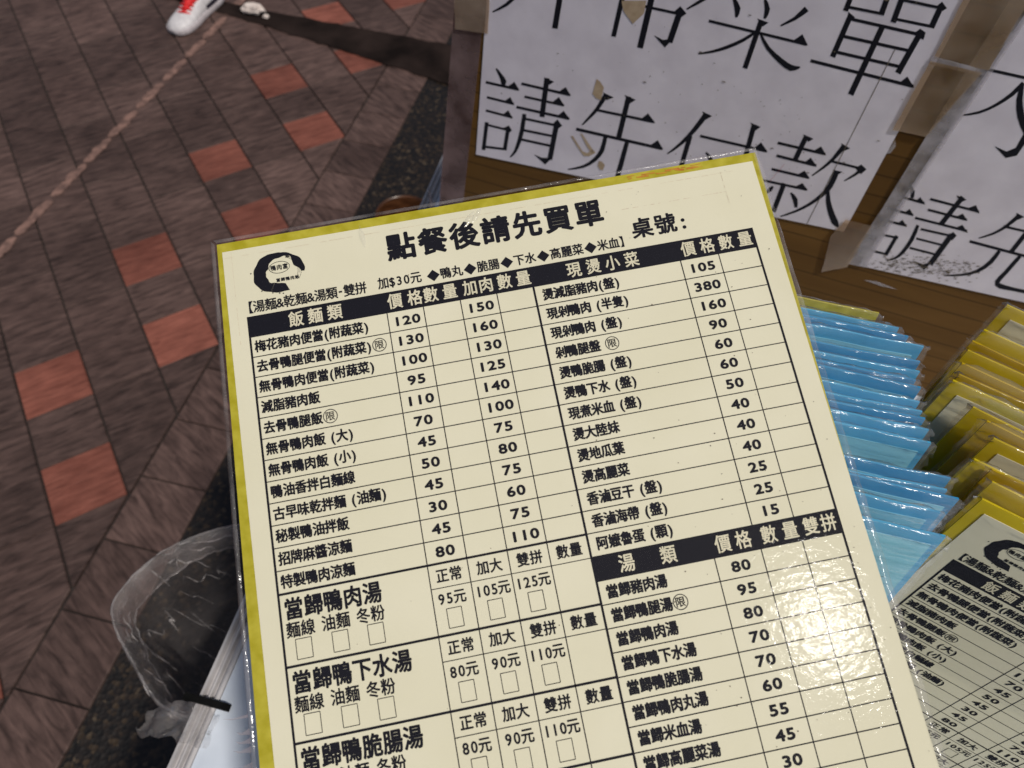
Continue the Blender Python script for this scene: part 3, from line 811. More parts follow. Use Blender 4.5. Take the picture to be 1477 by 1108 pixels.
p2 = empty('paper_sign', BD @ Matrix.Translation((0.12, -0.001, -0.4)))
tag(p2, 'white paper sign with a smudged lower edge, cut by the right side of the photo', 'sign')
t2 = Matrix.Translation((-0.12, 0.001, 0.4))
link('sheet', paper_sheet('sheet', [(119.4, -405.4), (416, -385), (420, -175), (127.0, -196)], -0.7), p2, M['paper'], t2)
link('lettering', ink_mesh('lettering', INK2, -1.05), p2, M['ink'], t2)
sm_v, sm_f = [], []
rs2 = random.Random(17)
for _ in range(420):
    u = rs2.random()
    s, z = 128 + 62 * u + rs2.gauss(0, 5), -399 + 17 * u + rs2.gauss(0, 5.5)
    if z < -405.2 + (s - 119) * .068 + .8: continue
    l, t_ = rs2.uniform(.5, 3.2), rs2.uniform(.08, .3)
    k = len(sm_v)
    sm_v += [bpt(s, -1.22, z), bpt(s + l * .5, -1.22, z - t_), bpt(s + l, -1.22, z + l * .22), bpt(s + l * .5, -1.22, z + t_ + l * .1)]; sm_f.append((k, k + 1, k + 2, k + 3))
tag(link('smudges', mesh('smudges', sm_v, sm_f), p2, M['speck'], t2), kind='stuff')
link('clear_edge', slab('clear_edge', [(109.0, -406.5), (124, -405), (124.5, -340), (128, -240), (130, -190), (116, -190), (114.7, -238.2), (112.6, -350.5)], -1.6, -1.5), p2, M['tape_pale'], t2)

def tape(label, outline, d, mat, seed):
    o = flat('tape_strip', outline, d, mat, None, 0.2, seed)
    o.matrix_world = BD
    me = o.data
    bm = bmesh.new(); bm.from_mesh(me)
    bm.normal_update()
    r = bmesh.ops.extrude_face_region(bm, geom=bm.faces[:])
    bmesh.ops.translate(bm, verts=[e for e in r['geom'] if isinstance(e, bmesh.types.BMVert)], vec=(0, -0.00012, 0))
    bmesh.ops.recalc_face_normals(bm, faces=bm.faces)
    bm.to_mesh(me); bm.free()
    tag(o, label, 'tape', 'bits of old tape on the notice board')
tape('big yellowed tape patch between the two signs, topmost', [(93, -180), (124, -177), (125.5, -239.5), (94.5, -240.0)], -1.75, M['tape_tan'], 1)
tape('short bluish tape strip bridging the two paper signs', [(93.5, -238.4), (124.5, -239.9), (124.6, -243.2), (93.6, -243.6)], -1.9, M['tape_pale'], 2)
tape('yellowed tape patch below the bluish strip between the signs', [(93.6, -241.6), (122.7, -241.6), (113.4, -289.1), (93, -289.6)], -2.05, M['tape_tan'], 3)
tape('cloudy tape patch between the lower corners of the two signs', [(93.9, -366.6), (112.0, -366.3), (112, -409), (96.5, -421.1), (89.8, -385.4)], -1.85, M['tape_tan'], 4)
tape('beige tape patch at the upper left edge of the board', [(-214.9, -200), (-186, -200), (-190.2, -291.5), (-216.2, -293.8)], -1.4, M['tape_tan'], 5)
tape('pale torn scrap of tape on the wood under the right sign', [(128.5, -418.6), (136.8, -416.2), (153.7, -418.8), (142.4, -419.6)], -0.4, M['tape_pale'], 6)
tape('small curl of whitish glue beside the left sign', [(97.7, -296.1), (100.2, -301), (99.3, -307.1), (95.4, -309.1), (97.8, -303)], -0.45, M['tape_pale'], 7)

# ------------------------------------------------------------------ the table
TZ = -530.0
tu = Vector((0.2267, 0.974)).normalized()
tn = Vector((0.974, -0.2267)).normalized()
e0 = Vector((-188.0, 66.0))
def tb(a, b, z):                   # a across from the left edge, b along it
    p = e0 + tn * a + tu * b
    return V(p.x, p.y, z)
def prism(name, outline, b0, b1):  # outline = [(a, z)]
    n = len(outline)
    vs = [tb(a, b0, z) for a, z in outline] + [tb(a, b1, z) for a, z in outline]
    fs = [tuple(range(n)), tuple(range(2 * n - 1, n - 1, -1))] + [(i, i + n, (i + 1) % n + n, (i + 1) % n) for i in range(n)]
    me = mesh(name, vs, fs)
    bm = bmesh.new(); bm.from_mesh(me); bmesh.ops.recalc_face_normals(bm, faces=bm.faces); bm.to_mesh(me); bm.free()
    return me
tt = empty('table', Matrix.Translation(tb(500, 100, FLOOR)))
tag(tt, 'white topped stall table with ridged aluminium edging under the menus', 'table')
inv = tt.matrix_world.inverted()
link('tabletop', prism('tabletop', [(0, TZ), (1150, TZ), (1150, TZ - 24), (0, TZ - 24)], -420, 720), tt, M['table'], inv)
link('aluminium_edge', prism('aluminium_edge', [(-0.4, TZ + 1.2), (-0.4, TZ - 27), (-14.5, TZ - 27), (-14.5, TZ + .6), (-12.6, TZ + .9), (-11.6, TZ - 3.4), (-9.4, TZ - 3.4), (-8.6, TZ + .5), (-7.4, TZ + .5), (-6.6, TZ - 3.6), (-4.6, TZ - 3.6), (-3.8, TZ + .8), (-2.4, TZ + 1.4)], -420, 720), tt, M['alu'], inv)
for a, b in ((40, -380), (1090, -380), (40, 660), (1090, 660)):
    link('leg', prism('leg', [(a, TZ - 24.5), (a + 38, TZ - 24.5), (a + 38, FLOOR), (a, FLOOR)], b, b + 38), tt, M['grey_metal'], inv)
link('apron', prism('apron', [(52, TZ - 24.5), (1120, TZ - 24.5), (1120, TZ - 90), (52, TZ - 90)], -330, -310), tt, M['grey_metal'], inv)

# ------------------------------------------------------------------ clear plastic bag hooked on the table edge
MOUTH = [(-170, 245), (-186, 244), (-203, 240), (-226, 233), (-249, 221), (-266, 205), (-274, 191), (-278, 174), (-269, 156), (-253, 136), (-237, 118), (-222, 106), (-206, 100), (-192, 104), (-184, 122), (-178, 160), (-172, 205)]
def bag_ring():
    n0 = len(MOUTH)
    ring = []
    for i in range(n0):           # Catmull-Rom round the mouth
        P = [Vector(MOUTH[(i + k) % n0]) for k in (-1, 0, 1, 2)]
        for t in (0, .125, .25, .375, .5, .625, .75, .875):
            ring.append(.5 * ((2 * P[1]) + (P[2] - P[0]) * t + (2 * P[0] - 5 * P[1] + 4 * P[2] - P[3]) * t * t + (3 * P[1] - P[0] - 3 * P[2] + P[3]) * t ** 3))
    return ring
BRING = bag_ring()
BC = Vector((-222, 172))
def bag_point(p, k, dz, sc, amp):
    d = p - BC
    q = mnoise.noise(Vector((p.x * .025, p.y * .025, k * .55)))
    f = abs(mnoise.noise(Vector((p.x * .055, p.y * .055, k * .25 + 4)))) - .25
    f2 = abs(mnoise.noise(Vector((p.x * .14, p.y * .14, k * .4 + 8)))) - .25
    s = sc + (q * amp + f * amp * 1.3 + f2 * amp * .6) / 100
    lift = 7 if p.x > -196 else 0
    z = -550 + dz + q * min(5, amp) + f2 * min(amp, 4) + lift
    return V(BC.x + d.x * s, BC.y + d.y * s, z)
def skin(name, prof, amps, close=False):
    n = len(BRING)
    vs, fs = [], []
    for k, (dz, sc) in enumerate(prof):
        for p in BRING: vs.append(bag_point(p, k * (1 if close else .5), dz, sc, amps[min(k, len(amps) - 1)]))
    for k in range(len(prof) - 1):
        for i in range(n):
            j = (i + 1) % n
            fs.append((k * n + i, k * n + j, (k + 1) * n + j, (k + 1) * n + i))
    if close: fs.append(tuple((len(prof) - 1) * n + i for i in range(n)))
    return mesh(name, vs, fs, smooth=True)
bg = empty('plastic_bag', Matrix.Translation(V(-222, 172, -900)))
tag(bg, 'clear plastic bag hanging open from the left edge of the table', 'bag')
binv = bg.matrix_world.inverted()
link('bag_body', skin('bag_body', [(-3, .955), (-12, .91), (-24, .86), (-45, .84), (-75, .86), (-110, .88), (-150, .9), (-190, .88), (-230, .84), (-270, .74), (-310, .58), (-340, .34), (-350, .1)], [1.5, 2.5, 4, 7, 10, 12, 14], True), bg, M['bag'], binv)
link('folded_hem', skin('folded_hem', [(-17, 1.035), (-12, 1.05), (-6, 1.05), (-1, 1.03), (0, 1.0), (-2, .97), (-9, .935), (-17, .905), (-25, .875)], [2.5, 2.5, 2, 1.6, 1.4, 1.6, 2.4, 3.2, 4]), bg, M['bag_hem'], binv)
def tube(name, pts, r, seg=8, closed=False):
    vs, fs = [], []
    n = len(pts)
    for i, p in enumerate(pts):
        a = pts[(i - 1) % n] if closed or i else pts[i]
        b = pts[(i + 1) % n] if closed or i < n - 1 else pts[i]
        d = (Vector(b) - Vector(a)).normalized()
        u = d.orthogonal().normalized(); w = d.cross(u)
        rr = r(i / max(1, n - 1)) if callable(r) else r
        for k in range(seg):
            t = 2 * math.pi * k / seg
            vs.append(Vector(p) + (u * math.cos(t) + w * math.sin(t)) * rr)
    for i in range(n if closed else n - 1):
        for k in range(seg):
            j = (i + 1) % n
            fs.append((i * seg + k, i * seg + (k + 1) % seg, j * seg + (k + 1) % seg, j * seg + k))
    return mesh(name, vs, fs, smooth=True)
for nm, k, dz, sc, r, amp in (('hem_edge', 2, .5, 1.0, .0009, 1.4), ('hem_edge', 4, -25, .875, .0007, 4)):
    pts = [bag_point(q, k, dz, sc, amp) for q in BRING]
    link(nm, tube(nm, pts, r, 6, True), bg, M['bag_hem'], binv)
HEM = [(-17, 1.035), (-12, 1.05), (-6, 1.05), (-1, 1.03), (0, 1.0), (-2, .97), (-9, .935), (-17, .905), (-25, .875)]
HAMP = [2.5, 2.5, 2, 1.6, 1.4, 1.6, 2.4, 3.2, 4]
BODY = [(-3, .955), (-12, .91), (-24, .86), (-45, .84), (-75, .86), (-110, .88), (-150, .9), (-190, .88), (-230, .84), (-270, .74), (-310, .58), (-340, .34)]
BAMP = [1.5, 2.5, 4, 7, 10, 12, 14, 14, 14, 14, 14, 14]
rc = random.Random(41)
cv, cf = [], []
def crease(prof, amps, kk, i0, k0, di, dk, steps, r):
    pts = []
    for s in range(steps):
        i = i0 + di * s; k = min(max(k0 + dk * s + .25 * math.sin(s * 1.3 + i0), 0), len(prof) - 1.001)
        ki, ti = int(k), k - int(k)
        ii, fi = int(math.floor(i)) % len(BRING), i - math.floor(i)
        q = BRING[ii].lerp(BRING[(ii + 1) % len(BRING)], fi)
        a = [prof[ki][n] * (1 - ti) + prof[ki + 1][n] * ti for n in (0, 1)]
        am = amps[ki] * (1 - ti) + amps[ki + 1] * ti
        pts.append(bag_point(q, k * kk, a[0] + .4, a[1], am))
    me = tube('crease', pts, lambda t: r * (.25 + math.sin(math.pi * t)), 4)
    o = len(cv)
    cv.extend(v.co.copy() for v in me.vertices); cf.extend(tuple(x + o for x in f.vertices) for f in me.polygons)
    bpy.data.meshes.remove(me)
n_r = len(BRING)
for _ in range(46): crease(HEM, HAMP, .5, rc.uniform(0, n_r), rc.uniform(.3, 8), rc.uniform(.2, 1.6), rc.uniform(-.35, .35), rc.randint(4, 11), rc.uniform(.00018, .0005))
for _ in range(42): crease(BODY, BAMP, 1, rc.uniform(0, n_r), rc.uniform(1, 9), rc.uniform(-1.2, 1.2), rc.uniform(-.3, .5), rc.randint(6, 14), rc.uniform(.0002, .0007))
tag(link('creases', mesh('creases', cv, cf, smooth=True), bg, M['bag_crease'], binv), kind='stuff')
fv, ff = [], []
for i in range(15):
    for j in range(7):
        u, v = i / 14, j / 6
        a = -52 + 58 * u + 5 * mnoise.noise(Vector((u * 4, v * 3, 2)))
        b = 12 + 26 * v * (.55 + .45 * math.sin(u * 2.6)) + 6 * mnoise.noise(Vector((u * 5, v * 5, 7)))
        z = TZ + 5 - 24 * (1 - u) ** 1.2 + 9 * mnoise.noise(Vector((u * 6, v * 6, 11)))
        fv.append(tb(a, b, max(z, TZ + 3.5) if a > -16 else z))
for i in range(14):
    for j in range(6): ff.append((i * 7 + j, (i + 1) * 7 + j, (i + 1) * 7 + j + 1, i * 7 + j + 1))
link('pinched_flap', mesh('pinched_flap', fv, ff, smooth=True), bg, M['bag_hem'], binv)
cl = prism('bag_clip', [(-24, TZ - 3), (-24, TZ + 2.2), (-23, TZ + 4.6), (6, TZ + 4.6), (9, TZ + 2), (9, TZ + .4), (-20, TZ + 1.6), (-21, TZ - 3)], 36, 40.5)
tag(link('bag_clip', cl, mat=M['black_rubber']), 'thin black strap hooking the plastic bag on the aluminium edge', 'clip')

# ------------------------------------------------------------------ cloudy plastic by the board's foot, glazed bowl, tissue
sv, sf = [], []
for i in range(9):
    for j in range(7):
        u, v = i / 8, j / 6
        sv.append(bpt(-246 + 20 * u + 4 * mnoise.noise(Vector((u * 3, v * 3, 1))), -6 - 12 * math.sin(u * 3) * v + 6 * mnoise.noise(Vector((u * 4, v * 5, 3))), -528 + 92 * v * (0.75 + .25 * math.sin(u * 5))))
for i in range(8):
    for j in range(6): sf.append((i * 7 + j, (i + 1) * 7 + j, (i + 1) * 7 + j + 1, i * 7 + j + 1))
o = link('plastic_scrap', mesh('plastic_scrap', sv, sf, smooth=True), mat=M['scrap'])
o.matrix_world = BD
tag(o, 'cloudy crumpled plastic scrap standing at the lower left corner of the board', 'plastic')

def lathe(name, prof, seg=40):
    vs, fs = [], []
    n = len(prof)
    for i in range(seg):
        a = 2 * math.pi * i / seg
        for r, z in prof: vs.append((r * math.cos(a) / 1000, r * math.sin(a) / 1000, z / 1000))
    for i in range(seg):
        j = (i + 1) % seg
        for k in range(n - 1): fs.append((i * n + k, j * n + k, j * n + k + 1, i * n + k + 1))
    return mesh(name, vs, fs, smooth=True)
bw = link('bowl', lathe('bowl', [(0.1, 0), (55, 0), (62, 4), (80, 60), (92, 118), (95, 124), (97, 121), (90, 60), (70, 8), (0.1, 6)][0:6] + [(91, 125), (88, 118), (76, 62), (58, 12), (0.1, 10)]), mat=M['basket'])
bw.location = V(-210, 1262, FLOOR)
bw.scale = (0.66, 0.66, 0.8)
tag(bw, 'round red brown bowl on the dark floor behind the held menu', 'bowl')

def crumple(name, r, seed, flat_=0.6):
    bm = bmesh.new()
    bmesh.ops.create_icosphere(bm, subdivisions=4, radius=1)
    for v in bm.verts:
        n1 = mnoise.noise(v.co * 1.6 + Vector((seed, 0, 0))); n2 = mnoise.noise(v.co * 4.5 + Vector((seed, 3, 0)))
        s = 1 + .35 * n1 + .28 * abs(n2)
        v.co = Vector((v.co.x * r[0], v.co.y * r[1], max(v.co.z, -.7) * r[2])) * s
    zmin = min(v.co.z for v in bm.verts)
    for v in bm.verts: v.co.z -= zmin
    me = bpy.data.meshes.new(name); bm.to_mesh(me); bm.free()
    return me
tz = link('tissue', crumple('tissue', (.030, .017, .016), 2), mat=M['tissue'])
tz.location = V(-764, 2252, FLOOR + 4)
tag(tz, 'crumpled pale tissue lying on the dark floor behind the shoe', 'tissue')
t3 = link('tissue', crumple('tissue', (.008, .006, .006), 5), mat=M['tissue'])
t3.location = V(-722, 2228, FLOOR + 4)
tag(t3, 'tiny scrap of pale tissue beside the crumpled one', 'tissue')

# ------------------------------------------------------------------ passer-by: only a trouser end and one sneaker come into the frame
SH = Matrix.Translation(V(-935, 2225, FLOOR)) @ Matrix.Rotation(math.atan2(-180, -62), 4, 'Z') @ Matrix.Scale(0.78, 4)   # toe towards +x of this frame
pr = empty('person', SH)
tag(pr, 'person seen only as one white sneaker with red laces stepping in at the top', 'person')
SECT = [(-150, 22, 50, 44, 0), (-138, 34, 72, 52, 0), (-110, 38, 84, 56, 0), (-70, 38, 88, 58, 0), (-30, 38, 84, 58, -1), (10, 42, 72, 50, -2), (50, 48, 58, 40, -3), (85, 49, 50, 34, -4), (112, 44, 43, 28, -4), (130, 32, 36, 24, -3), (140, 14, 26, 22, -2)]
def loft(name, secs, prof):
    vs, fs = [], []
    m = len(prof(secs[0]))
    for s in secs: vs += [tuple(c / 1000 for c in p) for p in prof(s)]
    for i in range(len(secs) - 1):
        for k in range(m): fs.append((i * m + k, i * m + (k + 1) % m, (i + 1) * m + (k + 1) % m, (i + 1) * m + k))
    fs.append(tuple(range(m))[::-1]); fs.append(tuple((len(secs) - 1) * m + k for k in range(m)))
    me = mesh(name, vs, fs, smooth=True)
    bm = bmesh.new(); bm.from_mesh(me); bmesh.ops.recalc_face_normals(bm, faces=bm.faces); bm.to_mesh(me); bm.free()
    return me
def up_prof(s):
    x, w, h, mid, dy = s
    return [(x, dy + w * math.copysign(abs(math.cos(a)) ** .8, math.cos(a)), 18 + (h - 18) * max(0, math.sin(a)) ** .75 if math.sin(a) > 0 else 18 - 3 * abs(math.sin(a))) for a in [2 * math.pi * k / 24 for k in range(24)]]
def sole_prof(s):
    x, w, h, mid, dy = s
    ww = w + 4.5
    xx = x * 1.03
    z1 = 25 if x < 60 else 25 - (x - 60) * .02
    return [(xx, dy + ww * .96, 1 + max(0, (x - 90)) * .12), (xx, dy + ww, 8), (xx, dy + ww, z1 - 3), (xx, dy + ww * .95, z1), (xx, dy - ww * .95, z1), (xx, dy - ww, z1 - 3), (xx, dy - ww, 8), (xx, dy - ww * .96, 1 + max(0, (x - 90)) * .12)]
sn = link('sneaker', loft('sneaker', SECT, up_prof), pr, M['shoe'])
link('sole', loft('sole', SECT, sole_prof), sn, M['sole'])
link('heel_panel', loft('heel_panel', [(a, b + 1.6, c * .8, d, e) for a, b, c, d, e in SECT[1:5]], up_prof), sn, M['dark_trim'])
lv = []
for i, x in enumerate((62, 46, 30, 14, -2)):
    z = 56 + (62 - x) * .48
    pts = [Vector((x + 6 * math.sin(k) , y, z - abs(y) * .35 + 3)) / 1000 for k, y in enumerate((-26, -13, 0, 13, 26))]
    link('lace', tube('lace', pts, 0.0042, 6), sn, M['red'])
tongue = loft('tongue', [(58, 13, 60, 0, 0), (30, 20, 80, 0, 0), (0, 25, 98, 0, 0), (-22, 27, 124, 0, 0), (-30, 25, 128, 0, 0)], up_prof)
link('tongue', tongue, sn, M['red'])
def leg_prof(s):
    z, r, dx = s
    return [(dx + r * 1.05 * math.cos(a) + 2 * math.sin(3 * a + z * .05), r * .9 * math.sin(a) + 2 * math.cos(4 * a + z * .07), z) for a in [2 * math.pi * k / 24 for k in range(24)]]
link('trouser_leg', loft('trouser_leg', [(82, 46, -72), (90, 58, -72), (120, 57, -74), (180, 58, -78), (260, 60, -84), (330, 64, -90)], leg_prof), pr, M['trousers'])

# ------------------------------------------------------------------ the printed menu sheet (all millimetres on the page)
LEFT = [('梅花豬肉便當(附蔬菜)', 120, 150), ('去骨鴨腿便當(附蔬菜)限', 130, 160), ('無骨鴨肉便當(附蔬菜)', 100, 130), ('減脂豬肉飯', 95, 125),
        ('去骨鴨腿飯限', 110, 140), ('無骨鴨肉飯 (大)', 70, 100), ('無骨鴨肉飯 (小)', 45, 75), ('鴨油香拌白麵線', 50, 80),
        ('古早味乾拌麵 (油麵)', 45, 75), ('秘製鴨油拌飯', 30, 60), ('招牌麻醬涼麵', 45, 75), ('特製鴨肉涼麵', 80, 110)]
RIGHT = [('燙減脂豬肉(盤)', 105), ('現剁鴨肉 (半隻)', 380), ('現剁鴨肉 (盤)', 160), ('剁鴨腿盤 限', 90), ('燙鴨脆腸 (盤)', 60), ('燙鴨下水 (盤)', 60),
         ('現煮米血 (盤)', 50), ('燙大陸妹', 40), ('燙地瓜葉', 40), ('燙高麗菜', 40), ('香滷豆干 (盤)', 25), ('香滷海帶 (盤)', 25), ('阿嬤魯蛋 (顆)', 15)]
SOUP = [('當歸豬肉湯', 80), ('當歸鴨腿湯限', 95), ('當歸鴨肉湯', 80), ('當歸鴨下水湯', 70), ('當歸鴨脆腸湯', 70), ('當歸鴨肉丸湯', 60), ('當歸米血湯', 55), ('當歸高麗菜湯', 45), ('', 30)]
BLOCK = [('當歸鴨肉湯', (95, 105, 125)), ('當歸鴨下水湯', (80, 90, 110)), ('當歸鴨脆腸湯', (80, 90, 110))]
HEADS = '點餐後請先買單桌號:【湯麵&乾麵&湯類-雙拼加$30元鴨丸脆腸下水高麗菜米血】飯麵類價格數量加肉數量現燙小菜湯類雙拼麵線油麵冬粉正常加大土鴨肉富雞'
preload(HEADS + '0123456789()' + ''.join(a[0] for a in LEFT + RIGHT + SOUP + BLOCK))

def print_menu():
    k, w = Ink(), Ink()
    V1, V2, V3, V4, V5, V6, V7, V8 = 47.3, 60.0, 73.0, 85.9, 98.9, 151.9, 165.8, 180.0
    W6, W7, W9 = 137.3, 152.7, 166.4
    R0, P = 7.7, 7.19
    row = lambda i: R0 + P * i
    thin, thick = 0.34, 0.75
    TOPB = row(12)
    END = 244.0
    # heading
    k.text('點餐後請先買單', 50.2, -16.2, 10.6, 11.35, 1.0, 0.36)
    k.text('桌號:', 137.2, -7.2, 8.0, 8.6, 1.0, 0.22)
    k.text('【湯麵&乾麵&湯類-雙拼', -1.9, -3.2, 4.7, 4.06, 0.9, 0.10)
    k.text('加$30元', 45.6, -3.6, 4.6, 3.95, 0.88, 0.10)
    x = 63.0
    for wd in ('鴨丸', '脆腸', '下水', '高麗菜', '米血'):
        k.poly([(x, -3.2), (x + 2.3, -1.0), (x + 4.6, -3.2), (x + 2.3, -5.4)])
        x = k.text(wd, x + 4.75, -3.3, 4.4, 4.03, 0.92, 0.10) + 0.3
    k.text('】', x - 0.2, -3.3, 4.4, 4.0, 0.9, 0.06)
    # header bars with reversed-out lettering
    k.rect(-0.35, 0, 180.35, R0, 0.04)
    def T(s, xs_, yc):
        for ch, x in zip(s, xs_): w.text(ch, x, yc, 5.9, 5.3, 0.9, 0.1, 0.16)
    T('飯麵類', (13.6, 20.2, 27.0), 3.9)
    T('價格數量加肉數量', (48, 55, 60.6, 67.3, 74.3, 80.1, 86.7, 93.4), 3.8)
    T('現燙小菜', (111.5, 118.5, 125.4, 132.3), 4.0)
    T('價格數量', (153, 160, 166.8, 173.8), 3.8)
    Q0 = 109.1
    QP = 7.18
    k.rect(V5, row(13), 180.35, Q0, 0.04)
    T('湯類價格數量雙拼', (106.9, 120.5, 138.4, 145.2, 153.7, 160.8, 167.7, 173.6), 105.1)
    # left table
    for i in range(1, 12): k.line(0, row(i), V5, row(i), thin)
    for x in (V1, V2, V3, V4): k.line(x, R0, x, END, thin)
    def name(s, x, y):
        circ = s.endswith('限')
        x2 = k.text(s[:-1] if circ else s, x, y, 4.45, 3.93, 0.9, 0.155)
        if circ:
            k.ring(x2 + 2.6, y, 2.45, 2.45, 0.28)
            k.ctext('限', x2 + 2.6, y, 3.3, bold=0.04)
    num = lambda v, x, y: k.ctext(str(v), x, y, 4.4, 4.95, 1.34, 0.19)
    for i, (s, a, b) in enumerate(LEFT):
        y = row(i) + P / 2
        name(s, 1.2, y); num(a, (V1 + V2) / 2, y); num(b, (V3 + V4) / 2, y)
    for i, (s, a) in enumerate(RIGHT):
        y = row(i) + P / 2
        if i < 12: k.line(V5, row(i + 1), V8, row(i + 1), thin)
        name(s, V5 + 2.6, y); num(a, (V6 + V7) / 2, y)
    for x in (V6, V7): k.line(x, R0, x, row(13), thin)
    for i, (s, a) in enumerate(SOUP):
        y = Q0 + QP * (i + 0.5)
        if s: name(s, V5 + 2.3, y)
        num(a, (W6 + W7) / 2, y)
    for i in range(1, 19): k.line(V5, Q0 + QP * i, V8, Q0 + QP * i, thin)
    for x in (W6, W7, W9): k.line(x, Q0, x, END, thin)
    # the tick-box blocks
    for j in range(7):
        y0 = TOPB + 21.8 * j
        if y0 > END - 5: break
        k.line(0, y0, V5, y0, thick)
        k.line(V1, y0 + 7.5, V5, y0 + 7.5, thin * 0.8)
        if j >= len(BLOCK): continue
        s, pr = BLOCK[j]
        k.text(s, 1.3, y0 + 4.9, 6.9, 6.15, 0.88, 0.2)
        k.text('麵線 油麵 冬粉', 1.2, y0 + 11.2, 5.0, 4.55, 0.9, 0.11)
        for x in (6.2, 17.5, 28.6): k.box(x, y0 + 17.1, 4.9, 6.0, 0.24)
        for s2, x in (('正常', 53.6), ('加大', 66.5), ('雙拼', 79.5), ('數量', 92.4)): k.ctext(s2, x, y0 + 3.9, 4.5, 4.3, 0.92, 0.11)
        for v, x in zip(pr, (53.3, 66.3, 79.2)):
            k.ctext('%d元' % v, x, y0 + 10.9, 4.5, 3.9 if v < 100 else 3.75, 0.9, 0.11)
            k.box(x + 0.1, y0 + 17.0, 4.7, 5.9, 0.24)
    # frame
    k.line(0, 0, 0, END, thick); k.line(V8, 0, V8, END, thick); k.line(V5, R0, V5, END, thick); k.line(0, END, V8, END, thick)
    # brush-stroke ring emblem with its oval name plate
    cx, cy, n = 12.3, -14.6, 70
    rnd = random.Random(3)
    A0, SW = 8, 298
    def arc(t, outer):
        a = R(A0 - SW * t)
        r = 9.0 + 0.25 * math.sin(19 * t) + 0.15 * math.sin(57 * t)
        wd = 1.1 + 2.2 * math.sin(math.pi * min(1, t * 5)) * (t < .2) + 3.4 * max(0, min(1, (t - .22) * 4)) - 0.9 * max(0, (t - .7) * 3)
        if not outer: r = r - wd + 0.2 * math.sin(33 * t)
        return cx + r * math.cos(a), max(cy + r * 0.86 * math.sin(a), -22.2 - .4 * math.cos(a) + (0.05 if outer else .1))
    for i in range(n):
        t0, t1 = i / n, (i + 1) / n
        k.poly([arc(t0, 1), arc(t1, 1), arc(t1, 0), arc(t0, 0)])
    for q, rr in enumerate((7.4, 6.8, 7.9)):
        for i in range(12):
            a0, a1 = R(-70 + q * 9 + i * 7), R(-70 + q * 9 + i * 7 + 6)
            k.line(cx + rr * math.cos(a0), cy + .86 * rr * math.sin(a0), cx + rr * math.cos(a1), cy + .86 * rr * math.sin(a1), 0.14)
    for i in range(16):
        a = rnd.uniform(0, 6.28); rr = rnd.uniform(9.0, 10.0)
        if math.sin(a) > -0.6 and 1.2 < a < 4: k.box(cx + rr * math.cos(a), cy + rr * 0.86 * math.sin(a), 0.3, 0.25, 0.2)
    k.ring(12.7, -16.4, 3.7, 2.3, 0.2)
    k.ctext('鴨肉富', 12.7, -16.4, 2.2, 2.1, 0.9, 0.05)
    k.text('土', 8.6, -19.6, 1.5, bold=0.04); k.text('雞', 15.2, -20.2, 1.5, bold=0.04)
    k.text('當歸鴨肉飯', 11.0, -11.6, 1.5, 1.65, bold=0.05)
    return k.build('menu_print'), w.build('menu_reversed_print')

PRINT, REVERSED = print_menu()
PRINT.materials.append(M['ink']); REVERSED.materials.append(M['white_ink'])

def sheet(name, x0, y0, x1, y1, th, nx, ny, wave=None, skew=0.0):
    """thin sheet, page coordinates in mm, front face at height 0 + wave, thickness behind it"""
    vs, fs = [], []
    for side in (0, 1):
        for j in range(ny + 1):
            for i in range(nx + 1):
                x, y = x0 + (x1 - x0) * i / nx, y0 + (y1 - y0) * j / ny
                h = wave(x, y) if wave else 0
                vs.append(((x - skew * (y - y0)) / 1000, -y / 1000, (h - side * th) / 1000))
    n = (nx + 1) * (ny + 1)
    at = lambda s, i, j: s * n + j * (nx + 1) + i
    for j in range(ny):
        for i in range(nx):
            fs.append((at(0, i, j), at(0, i, j + 1), at(0, i + 1, j + 1), at(0, i + 1, j)))
            fs.append((at(1, i, j), at(1, i + 1, j), at(1, i + 1, j + 1), at(1, i, j + 1)))
    for i in range(nx):
        fs.append((at(0, i, 0), at(0, i + 1, 0), at(1, i + 1, 0), at(1, i, 0)))
        fs.append((at(0, i, ny), at(1, i, ny), at(1, i + 1, ny), at(0, i + 1, ny)))
    for j in range(ny):
        fs.append((at(0, 0, j), at(1, 0, j), at(1, 0, j + 1), at(0, 0, j + 1)))
        fs.append((at(0, nx, j), at(0, nx, j + 1), at(1, nx, j + 1), at(1, nx, j)))
    return mesh(name, vs, fs, smooth=False)

def film_sheet(name, x0, y0, x1, y1, nx, ny, hf, edge=0.5, seed=0, skew=0.0):
    """single clear skin; its border ripples"""
    vs, fs = [], []
    for j in range(ny + 1):
        for i in range(nx + 1):
            x, y = x0 + (x1 - x0) * i / nx, y0 + (y1 - y0) * j / ny
            d = min(x - x0, x1 - x, y - y0, y1 - y)
            r = max(0, 1 - d / 6)
            wob = mnoise.noise(Vector((x * 0.06, y * 0.06, seed))) * edge
            ex = mnoise.noise(Vector((x * 0.11, y * 0.11, seed + 9))) * 0.7 * edge * r
            ey = mnoise.noise(Vector((x * 0.13, y * 0.1, seed + 19))) * 0.7 * edge * r
            vs.append(((x + ex - skew * (y - y0)) / 1000, (-y + ey) / 1000, (hf(x, y) + wob * r) / 1000))
    for j in range(ny):
        for i in range(nx):
            a = j * (nx + 1) + i
            fs.append((a, a + nx + 1, a + nx + 2, a + 1))
    return mesh(name, vs, fs, smooth=True)

